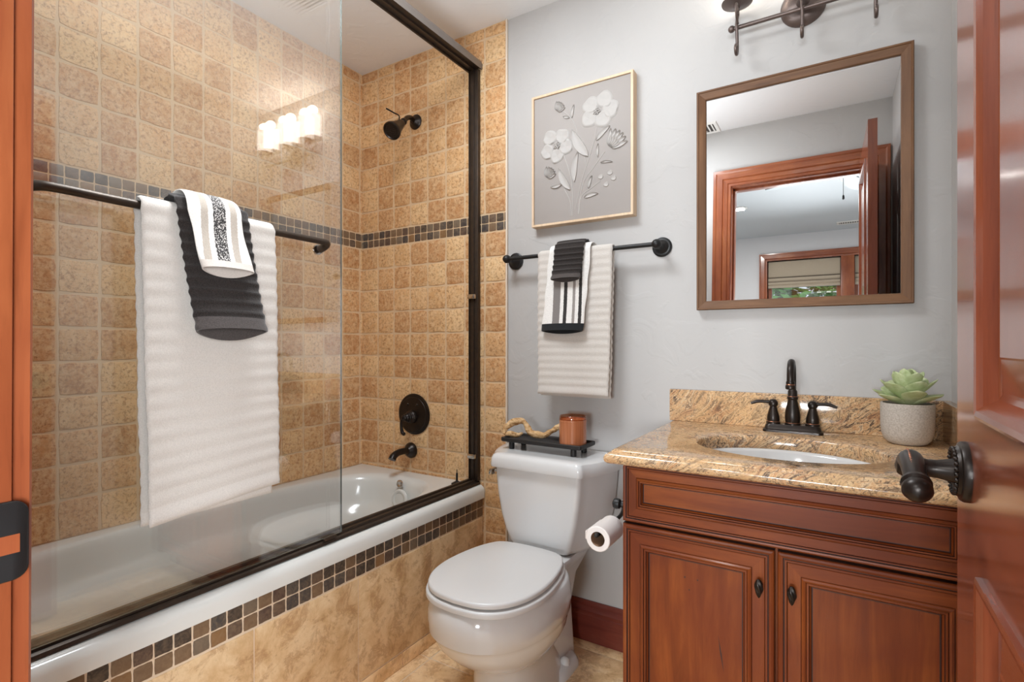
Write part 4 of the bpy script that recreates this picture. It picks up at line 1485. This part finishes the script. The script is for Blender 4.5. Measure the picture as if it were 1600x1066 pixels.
mb = MB()
plate(mb, 0.380, 0.3985, 0.0065, 0.005)
mb.build('seat', M['seat'], toi, angle=50)
mb = MB()
plate(mb, 0.4025, 0.420, 0.0, 0.006)
mb.box(TXc - 0.09, TXc + 0.09, 1.535, 1.556, 0.386, 0.412, 0.006)
mb.build('seat_lid', M['seat'], toi, angle=50)


def tank_ring(hf, hb, yf, yb, z, r=0.02, bow=0.012):
    """plan of the tank: flat front, sides bowed out towards the wall"""
    out = []
    n = 8

    def side(sgn):
        pts = []
        for k in range(n + 1):
            t_ = k / n
            y = yb + (yf + r - yb) * t_
            x = hb + (hf - hb) * t_ ** 1.3 + bow * sin(PI * t_)
            pts.append((sgn * x, y))
        return pts
    Rr = side(1)
    arc_ = [(hf - r + r * cos(a), yf + r - r * sin(a)) for a in [PI / 2 * k / 5 for k in range(1, 6)]]
    right = Rr + arc_
    front = [(hf - r - (2 * (hf - r)) * k / 6, yf) for k in range(1, 6)]
    left = [(-x, y) for x, y in reversed(right)]
    return [Vector((TXc + x, y, z)) for x, y in right + front + left]


mb = MB()
mb.rings([tank_ring(0.095, 0.135, 1.605, 1.770, 0.3845), tank_ring(0.112, 0.155, 1.588, 1.778, 0.392), tank_ring(0.121, 0.168, 1.580, 1.782, 0.41), tank_ring(0.136, 0.184, 1.575, 1.786, 0.45), tank_ring(0.149, 0.196, 1.570, 1.788, 0.50), tank_ring(0.159, 0.206, 1.567, 1.790, 0.56), tank_ring(0.166, 0.212, 1.565, 1.790, 0.62), tank_ring(0.169, 0.215, 1.564, 1.790, 0.672)], True, True, True)
mb.build('tank', M['china'], toi, angle=40)
mb = MB()
mb.rings([tank_ring(0.170, 0.222, 1.560, 1.794, 0.664), tank_ring(0.180, 0.236, 1.549, 1.797, 0.668, bow=0.016), tank_ring(0.1815, 0.238, 1.547, 1.797, 0.675, bow=0.016), tank_ring(0.1795, 0.236, 1.549, 1.797, 0.698, bow=0.016), tank_ring(0.175, 0.232, 1.554, 1.794, 0.709, bow=0.016), tank_ring(0.166, 0.224, 1.563, 1.788, 0.7145, bow=0.016), tank_ring(0.14, 0.19, 1.59, 1.76, 0.7155, bow=0.012)], True, True, True)
mb.build('tank_lid', M['china'], toi, angle=35)
mb = MB().tube([(TXc - 0.172, 1.60, 0.640), (TXc - 0.186, 1.598, 0.640)], 0.009, 14)
mb.box(TXc - 0.198, TXc - 0.184, 1.570, 1.612, 0.630, 0.651, 0.004)
mb.build('flush_lever', M['chrome'], toi)['label'] = 'small chrome flush lever'

# tray, candle, driftwood
TZ = 0.7165
tray = thing('tray', 'black footed tray on the toilet tank lid', 'tray', (-0.893, 1.693, TZ), math.radians(-1.5))
ROOT[tray.name] = Vector((0, 0, 0))
mb = MB()
PTr = lambda u, v, h: Vector((u, v, h))
out_ = lambda d, z: [Vector(p) for p in rrect(-0.165 + d, 0.165 - d, -0.063 + d, 0.063 - d, 0.008 + 0.0001, z)]
mb.rings([out_(0.004, 0.026), out_(0.0, 0.029), out_(0.0, 0.040), out_(0.0015, 0.0415), out_(0.006, 0.0415), out_(0.0075, 0.040), out_(0.0085, 0.0335), out_(0.02, 0.0332)], True, True, True)
mb.build('tray_top', M['blackwood'], tray, angle=40)
for x in (-0.128, 0.128):
    for y in (-0.042, 0.042):
        mb = MB().lathe([(0.010, 0.0), (0.0105, 0.002), (0.0105, 0.026), (0.0095, 0.028)], (x, y, 0), seg=18)
        mb.build('foot', M['blackwood'], tray)
TT = TZ + 0.0335
cc = Vector((-0.785, 1.683, TT))
can = thing('candle', 'amber glass jar candle on the black tray', 'candle', cc)
mb = MB().lathe([(0.044, 0.0), (0.0475, 0.003), (0.0485, 0.012), (0.0485, 0.090), (0.0485, 0.098), (0.0475, 0.1015), (0.0460, 0.1035), (0.0445, 0.102), (0.0440, 0.092), (0.0440, 0.086), (0.0, 0.086)], cc, seg=40)
for i_, f_ in enumerate(mb.f):
    if sum(mb.v[k].z for k in f_) / len(f_) > TT + 0.0905:
        mb.m[i_] = 1
mb.build('glass_jar', [M['amber'], M['amber2']], can)
mb = MB().lathe([(0.0435, 0.0855), (0.0435, 0.0885), (0.0, 0.0885)], cc, seg=36)
mb.build('wax', M['wax'], can)
mb = MB().lathe([(0.0490, 0.0835), (0.0492, 0.0855), (0.0490, 0.0875)], cc, seg=40)
mb.build('glass_ring', M['amber'], can)

mb = MB()
base_pts = [(-1.050, 1.640, 0.013), (-1.046, 1.652, 0.034), (-1.028, 1.672, 0.054), (-0.999, 1.690, 0.057), (-0.978, 1.690, 0.040), (-0.958, 1.688, 0.019), (-0.930, 1.690, 0.0125), (-0.902, 1.698, 0.015), (-0.880, 1.712, 0.030), (-0.862, 1.722, 0.044), (-0.842, 1.727, 0.046), (-0.836, 1.730, 0.042)]
rr_ = [0.005, 0.010, 0.013, 0.011, 0.010, 0.0115, 0.013, 0.012, 0.009, 0.010, 0.012, 0.007]
mb.tube([(x, y, TT + z + 0.0075) for x, y, z in base_pts], rr_, 14, smooth=8)
mb.tube([(-1.052, 1.648, TT + 0.0165), (-1.03, 1.655, TT + 0.020), (-1.005, 1.672, TT + 0.014), (-0.992, 1.678, TT + 0.022)], [0.006, 0.010, 0.009, 0.004], 12, smooth=8)
mb.v = [v + Vector(noise.noise_vector(v * 45)) * 0.004 + Vector(noise.noise_vector(v * 140)) * 0.0018 for v in mb.v]
dw = mb.build('driftwood', M['drift'], angle=60)
tag(dw, 'twisted pale driftwood lying on the black tray', 'driftwood')

# ------------------------------------------------------------------ vanity
VY = 1.255          # face of doors
VX0, VX1 = -0.449, XR - 0.001
van = thing('vanity', 'cherry wood vanity cabinet under the granite top', 'vanity', ((VX0 + VX1) / 2, 1.53, 0))
mb = MB()
mb.box(VX0, VX0 + 0.018, VY + 0.021, D - 0.001, 0.09, 0.811, 0.001)
mb.box(VX1 - 0.018, VX1, VY + 0.021, D - 0.001, 0.09, 0.811, 0.001)
mb.box(VX0 + 0.018, VX1 - 0.018, D - 0.013, D - 0.001, 0.09, 0.811)
mb.box(VX0 + 0.018, VX1 - 0.018, VY + 0.021, D - 0.013, 0.09, 0.108)
mb.box(VX0 + 0.018, VX1 - 0.018, VY + 0.021, VY + 0.027, 0.108, 0.811)
mb.box(VX0 + 0.02, VX1, VY + 0.09, D - 0.001, 0.0, 0.09)
mb.build('body', [M['wv']], van)
PV_ = lambda u, v, h: Vector((u, VY - h, v))
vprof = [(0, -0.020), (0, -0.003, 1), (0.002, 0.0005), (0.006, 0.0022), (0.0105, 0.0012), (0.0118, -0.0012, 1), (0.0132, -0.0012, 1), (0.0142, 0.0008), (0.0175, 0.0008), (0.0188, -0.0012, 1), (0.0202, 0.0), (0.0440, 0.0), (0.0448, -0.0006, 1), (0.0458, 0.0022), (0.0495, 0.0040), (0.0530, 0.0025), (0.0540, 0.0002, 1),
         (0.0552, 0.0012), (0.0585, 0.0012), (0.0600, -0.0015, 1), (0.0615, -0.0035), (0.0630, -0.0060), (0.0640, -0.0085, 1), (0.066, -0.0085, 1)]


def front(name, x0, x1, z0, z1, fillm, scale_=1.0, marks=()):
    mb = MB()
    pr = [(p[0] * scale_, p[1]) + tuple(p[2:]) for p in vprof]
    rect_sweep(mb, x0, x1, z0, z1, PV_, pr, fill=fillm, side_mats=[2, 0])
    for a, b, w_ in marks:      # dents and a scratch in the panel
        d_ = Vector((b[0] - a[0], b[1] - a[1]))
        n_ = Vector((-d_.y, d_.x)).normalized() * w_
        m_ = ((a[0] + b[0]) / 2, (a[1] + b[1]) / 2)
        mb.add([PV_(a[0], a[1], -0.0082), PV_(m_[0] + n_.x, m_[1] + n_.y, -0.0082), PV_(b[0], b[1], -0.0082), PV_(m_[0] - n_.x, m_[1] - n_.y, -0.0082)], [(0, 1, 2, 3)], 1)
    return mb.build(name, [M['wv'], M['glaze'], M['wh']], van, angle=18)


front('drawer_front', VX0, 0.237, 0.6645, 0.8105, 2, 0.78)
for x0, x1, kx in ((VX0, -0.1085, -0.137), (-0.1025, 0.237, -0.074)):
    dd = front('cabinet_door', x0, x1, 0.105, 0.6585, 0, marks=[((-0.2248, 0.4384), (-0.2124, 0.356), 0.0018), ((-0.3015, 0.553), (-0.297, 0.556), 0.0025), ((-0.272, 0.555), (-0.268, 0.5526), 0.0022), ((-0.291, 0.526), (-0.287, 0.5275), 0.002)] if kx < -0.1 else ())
    mb = MB()
    kz = 0.580
    mb.lathe([(0.0065, 0.0), (0.005, 0.006), (0.0045, 0.014)], (kx, VY, kz), (0, -1, 0), 14)
    # twisted teardrop
    rings = []
    for i in range(17):
        f = i / 16
        r_ = 0.0095 * (sin(PI * min(1, f * 0.94 + 0.05)) ** 0.7) * (1 - 0.35 * f)
        z_ = kz + 0.018 - 0.040 * f
        rings.append([Vector((kx + r_ * (1 + 0.16 * cos(5 * (a - f * 2.4))) * cos(a), VY - 0.020 + 0.8 * r_ * (1 + 0.16 * cos(5 * (a - f * 2.4))) * sin(a), z_)) for a in [2 * PI * k / 30 for k in range(30)]])
    mb.rings(rings, True, True, True)
    mb.build('knob', M['bronze'], dd, angle=60)['label'] = 'dark twisted teardrop knob'
mb = MB().box(0.2375, VX1, VY + 0.004, VY + 0.022, 0.09, 0.811, 0.001)
mb.build('filler_strip', M['wv'], van)

# countertop with oval cut-out
CZ = 0.847
CX0, CX1, CY0, CY1 = -0.481, XR - 0.0005, 1.206, D - 0.0005
SX, SY, SA, SB = -0.100, 1.470, 0.212, 0.158
NS = 24


def cring(d, z):
    x0, x1, y0, y1 = CX0 + d, CX1, CY0 + d, CY1
    pts = []
    cs = [(x0, y0), (x1, y0), (x1, y1), (x0, y1)]
    for j in range(4):
        a, b = cs[j], cs[(j + 1) % 4]
        for k in range(NS):
            t_ = k / NS
            pts.append(Vector((a[0] + (b[0] - a[0]) * t_, a[1] + (b[1] - a[1]) * t_, z)))
    return pts


def ering(a_, b_, z):
    return [Vector((SX + a_ * cos(q), SY + b_ * sin(q), z)) for q in [math.atan2((p.y - SY) / SB, (p.x - SX) / SA) for p in cring(0.02, CZ)]]


mb = MB()
mb.rings([ering(SA, SB, 0.812), ering(SA, SB, CZ - 0.006), ering(SA + 0.002, SB + 0.002, CZ - 0.002), ering(SA + 0.006, SB + 0.006, CZ),
          cring(0.022, CZ), cring(0.018, CZ - 0.001), cring(0.0155, CZ - 0.004), cring(0.0150, CZ - 0.007), cring(0.009, CZ - 0.008), cring(0.004, CZ - 0.0115), cring(0.0008, CZ - 0.017), cring(0.0, CZ - 0.022), cring(0.002, CZ - 0.029), cring(0.007, CZ - 0.0335), cring(0.014, 0.812), cring(0.03, 0.812), ering(SA, SB, 0.812)], True)
tag(mb.build('countertop', M['gran'], angle=40), 'gold brown granite countertop with oval sink cut out', 'countertop')
mb = MB().box(CX0 + 0.006, XR - 0.0005, D - 0.021, D - 0.0005, CZ + 0.0002, CZ + 0.106, 0.002)
tag(mb.build('backsplash', M['gran']), 'gold brown granite backsplash along the back wall', 'backsplash')
mb = MB().box(XR - 0.021, XR - 0.0008, CY0 + 0.03, D - 0.0215, CZ + 0.0002, CZ + 0.106, 0.002)
tag(mb.build('side_splash', M['gran']), 'short granite splash on the right wall beside the plant', 'backsplash')

t = thing('sink', 'white oval undermount sink basin in the granite top', 'sink', (SX, SY, 0.65))
mb = MB()
er = lambda a_, b_, z: [Vector((SX + a_ * cos(2 * PI * k / 64), SY + b_ * sin(2 * PI * k / 64), z)) for k in range(64)]
mb.rings([er(0.236, 0.182, 0.8115), er(0.210, 0.156, 0.8115), er(0.205, 0.151, 0.803), er(0.198, 0.145, 0.775), er(0.184, 0.133, 0.735), er(0.155, 0.112, 0.700), er(0.105, 0.078, 0.680), er(0.05, 0.045, 0.672), er(0.023, 0.023, 0.670)], True, False, True)
mb.rings([er(0.236, 0.182, 0.8115), er(0.215, 0.165, 0.80), er(0.19, 0.14, 0.72), er(0.10, 0.08, 0.665)], True, False, True)
mb.build('basin', M['china'], t, angle=60)
mb = MB().lathe([(0.023, 0.0), (0.022, 0.003), (0.016, 0.004), (0.0, 0.004)], (SX, SY, 0.6705), seg=24)
mb.build('drain', M['chrome'], t)

# faucet
FX, FY = -0.102, 1.735
t = thing('faucet', 'oil rubbed bronze two handle faucet behind the sink', 'faucet', (FX, FY, CZ))
z0 = CZ + 0.0003
mb = MB()
fr_ = lambda hx, hy, z: rrect(FX - hx, FX + hx, FY - hy, FY + hy, 0.012, z)
mb.rings([fr_(0.078, 0.0275, z0), fr_(0.078, 0.0275, z0 + 0.006), fr_(0.074, 0.024, z0 + 0.009), fr_(0.071, 0.0215, z0 + 0.019), fr_(0.068, 0.019, z0 + 0.0225)], True, True, True)
mb.build('base_plate', M['bronze'], t, angle=30)
mb = MB()
mb.lathe([(0.0205, 0.021), (0.0205, 0.026), (0.0185, 0.028), (0.0195, 0.031), (0.0205, 0.045), (0.0195, 0.060), (0.0165, 0.075), (0.0135, 0.088), (0.0125, 0.095), (0.0145, 0.098), (0.0148, 0.103), (0.0128, 0.106), (0.0125, 0.12), (0.0105, 0.124)], (FX, FY, z0), seg=28)
mb.tube([(FX, FY, z0 + 0.11), (FX, FY, z0 + 0.155), (FX, FY - 0.006, z0 + 0.182), (FX, FY - 0.028, z0 + 0.203), (FX, FY - 0.056, z0 + 0.206), (FX, FY - 0.080, z0 + 0.192), (FX, FY - 0.090, z0 + 0.168), (FX, FY - 0.091, z0 + 0.150)], 0.0095, 18, smooth=6)
mb.lathe([(0.0105, 0.155), (0.0115, 0.150), (0.0105, 0.146), (0.0130, 0.141), (0.0125, 0.134), (0.010, 0.132), (0.0085, 0.136)], (FX, FY - 0.091, z0), seg=24, m=0)
for zz in (0.0275, 0.105):
    mb.lathe([(0.0186, zz - 0.001), (0.0190, zz), (0.0186, zz + 0.001)] if zz < 0.05 else [(0.0136, zz - 0.001), (0.0140, zz), (0.0136, zz + 0.001)], (FX, FY, z0), seg=28, m=1)
mb.lathe([(0.0112, 0.1445), (0.0118, 0.1455), (0.0112, 0.1465)], (FX, FY - 0.091, z0), seg=24, m=1)
mb.build('spout', [M['bronze'], M['copper']], t)
for sx_ in (-1, 1):
    hx = FX + sx_ * 0.051
    mb = MB().lathe([(0.019, 0.021), (0.019, 0.027), (0.0165, 0.029), (0.0175, 0.033), (0.0165, 0.045), (0.0125, 0.060), (0.0098, 0.070), (0.0095, 0.073), (0.0125, 0.076), (0.0132, 0.082), (0.0120, 0.088), (0.007, 0.093), (0.0, 0.0945)], (hx, FY, z0), seg=26)
    mb.lathe([(0.0168, 0.0275), (0.0173, 0.0285), (0.0168, 0.0295)], (hx, FY, z0), seg=26, m=1)
    hn = mb.build('handle', [M['bronze'], M['copper']], t)
    mb = MB().tube([(hx, FY, z0 + 0.084), (hx + sx_ * 0.02, FY - 0.003, z0 + 0.086), (hx + sx_ * 0.042, FY - 0.006, z0 + 0.086), (hx + sx_ * 0.060, FY - 0.010, z0 + 0.079)], [0.006, 0.0045, 0.005, 0.0035], 12, smooth=5)
    mb.build('lever', M['bronze'], hn)

# succulent
pc = Vector((0.163, 1.690, CZ + 0.0003))
t = thing('potted_succulent', 'green succulent in a round grey concrete pot on the counter', 'plant', pc)
mb = MB().lathe([(0.034, 0.0), (0.042, 0.003), (0.050, 0.012), (0.0555, 0.028), (0.0575, 0.05), (0.0578, 0.102), (0.0568, 0.106), (0.0525, 0.106), (0.0515, 0.100), (0.051, 0.092), (0.0, 0.092)], pc, seg=44)
mb.build('pot', M['pot'], t)


def succ_leaf(az, el, L_, W_, base_r, z):
    q = Matrix.Translation(pc + Vector((0, 0, z))) @ Matrix.Rotation(az, 4, 'Z') @ Matrix.Translation((base_r, 0, 0)) @ Matrix.Rotation(-el, 4, 'Y')
    mb = MB()
    N = 14
    rings = []
    for i in range(N + 1):
        f = i / N
        ww = W_ / 2 * (0.45 + 0.95 * f - 0.25 * f * f) * (1 - max(0, (f - 0.55) / 0.45) ** 1.7) ** 0.72 if f < 1 else 0.0004
        th = (0.0045 * (1 - f) + 0.0016) * (1 if f < 0.95 else 0.6)
        up = 0.010 * f * f
        row = []
        for k in range(14):
            a = 2 * PI * k / 14
            y, z_ = ww * cos(a), th * sin(a)
            row.append(q @ Vector((L_ * f, y, z_ + up + 0.45 * y * y / max(W_, .01))))
        rings.append(row)
    mb.rings(rings, True, True, True)
    mb.build('leaf', M['succ'], t, angle=70)


rnd = random.Random(4)
for n_, r_, el, L_, W_, z, ph in ((7, 0.010, 0.30, 0.074, 0.058, 0.106, 0.3), (6, 0.008, 0.58, 0.070, 0.056, 0.120, 0.85), (5, 0.006, 0.86, 0.060, 0.050, 0.136, 0.2), (4, 0.003, 1.15, 0.046, 0.040, 0.150, 0.7)):
    for k in range(n_):
        succ_leaf(2 * PI * k / n_ + ph + rnd.uniform(-0.12, 0.12), el + rnd.uniform(-0.13, 0.13), L_ * rnd.uniform(0.93, 1.05), W_, r_, z)
mb = MB().lathe([(0.014, 0.09), (0.014, 0.15), (0.004, 0.165), (0.0, 0.166)], pc, seg=14)
mb.build('stem', M['succ'], t)

# ------------------------------------------------------------------ toilet paper
rx_, ry0, ry1, rz_ = -0.530, 1.290, 1.396, 0.590
t = thing('toilet_paper_holder', 'black swinging paper holder on the side of the vanity', 'paper holder', (VX0, 1.365, 0.668))
mb = MB().lathe([(0.017, 0.0), (0.017, 0.004), (0.012, 0.008), (0.0065, 0.012), (0.006, 0.034), (0.010, 0.037), (0.0105, 0.043), (0.0065, 0.046), (0.013, 0.050), (0.015, 0.058), (0.013, 0.066), (0.006, 0.070), (0.0, 0.071)], (VX0, 1.372, 0.667), (-1, 0, 0), 20)
mb.build('post', M['black'], t)
mb = MB().tube([(VX0 - 0.040, 1.372, 0.667), (VX0 - 0.046, 1.392, 0.652), (VX0 - 0.058, 1.412, 0.628), (rx_ + 0.010, 1.420, 0.612), (rx_, 1.412, 0.6035), (rx_, 1.38, 0.603), (rx_, 1.30, 0.602), (rx_, 1.283, 0.602)], [0.0055] * 8, 10, smooth=4)
mb.sphere((rx_, 1.281, 0.603), 0.0065, 0, 12, 8)
mb.build('arm', M['black'], t)
t = thing('toilet_roll', 'half used white toilet roll hanging on the black holder', 'toilet roll', (rx_, (ry0 + ry1) / 2, rz_ - 0.034))
mb = MB()
ro, ri = 0.0335, 0.0195
N = 40


def circ(r_, y, tail=False):
    return [Vector((rx_ + r_ * cos(2 * PI * k / N), y, rz_ + r_ * sin(2 * PI * k / N))) for k in range(N)]


mb.rings([circ(ri, ry0), circ(ro - 0.002, ry0), circ(ro, ry0 + 0.002), circ(ro, ry1 - 0.002), circ(ro - 0.002, ry1), circ(ri, ry1)], True)
mb.box(rx_ - ro - 0.0018, rx_ - ro + 0.0012, ry0, ry1, rz_ - 0.006, rz_ + 0.016, 0.0008)
mb.build('paper', M['paper'], t, angle=40)
mb = MB()
mb.rings([circ(ri, ry0), circ(ri, ry1), circ(ri - 0.001, ry1), circ(ri - 0.001, ry0)], True)
mb.build('cardboard_core', M['card'], t)
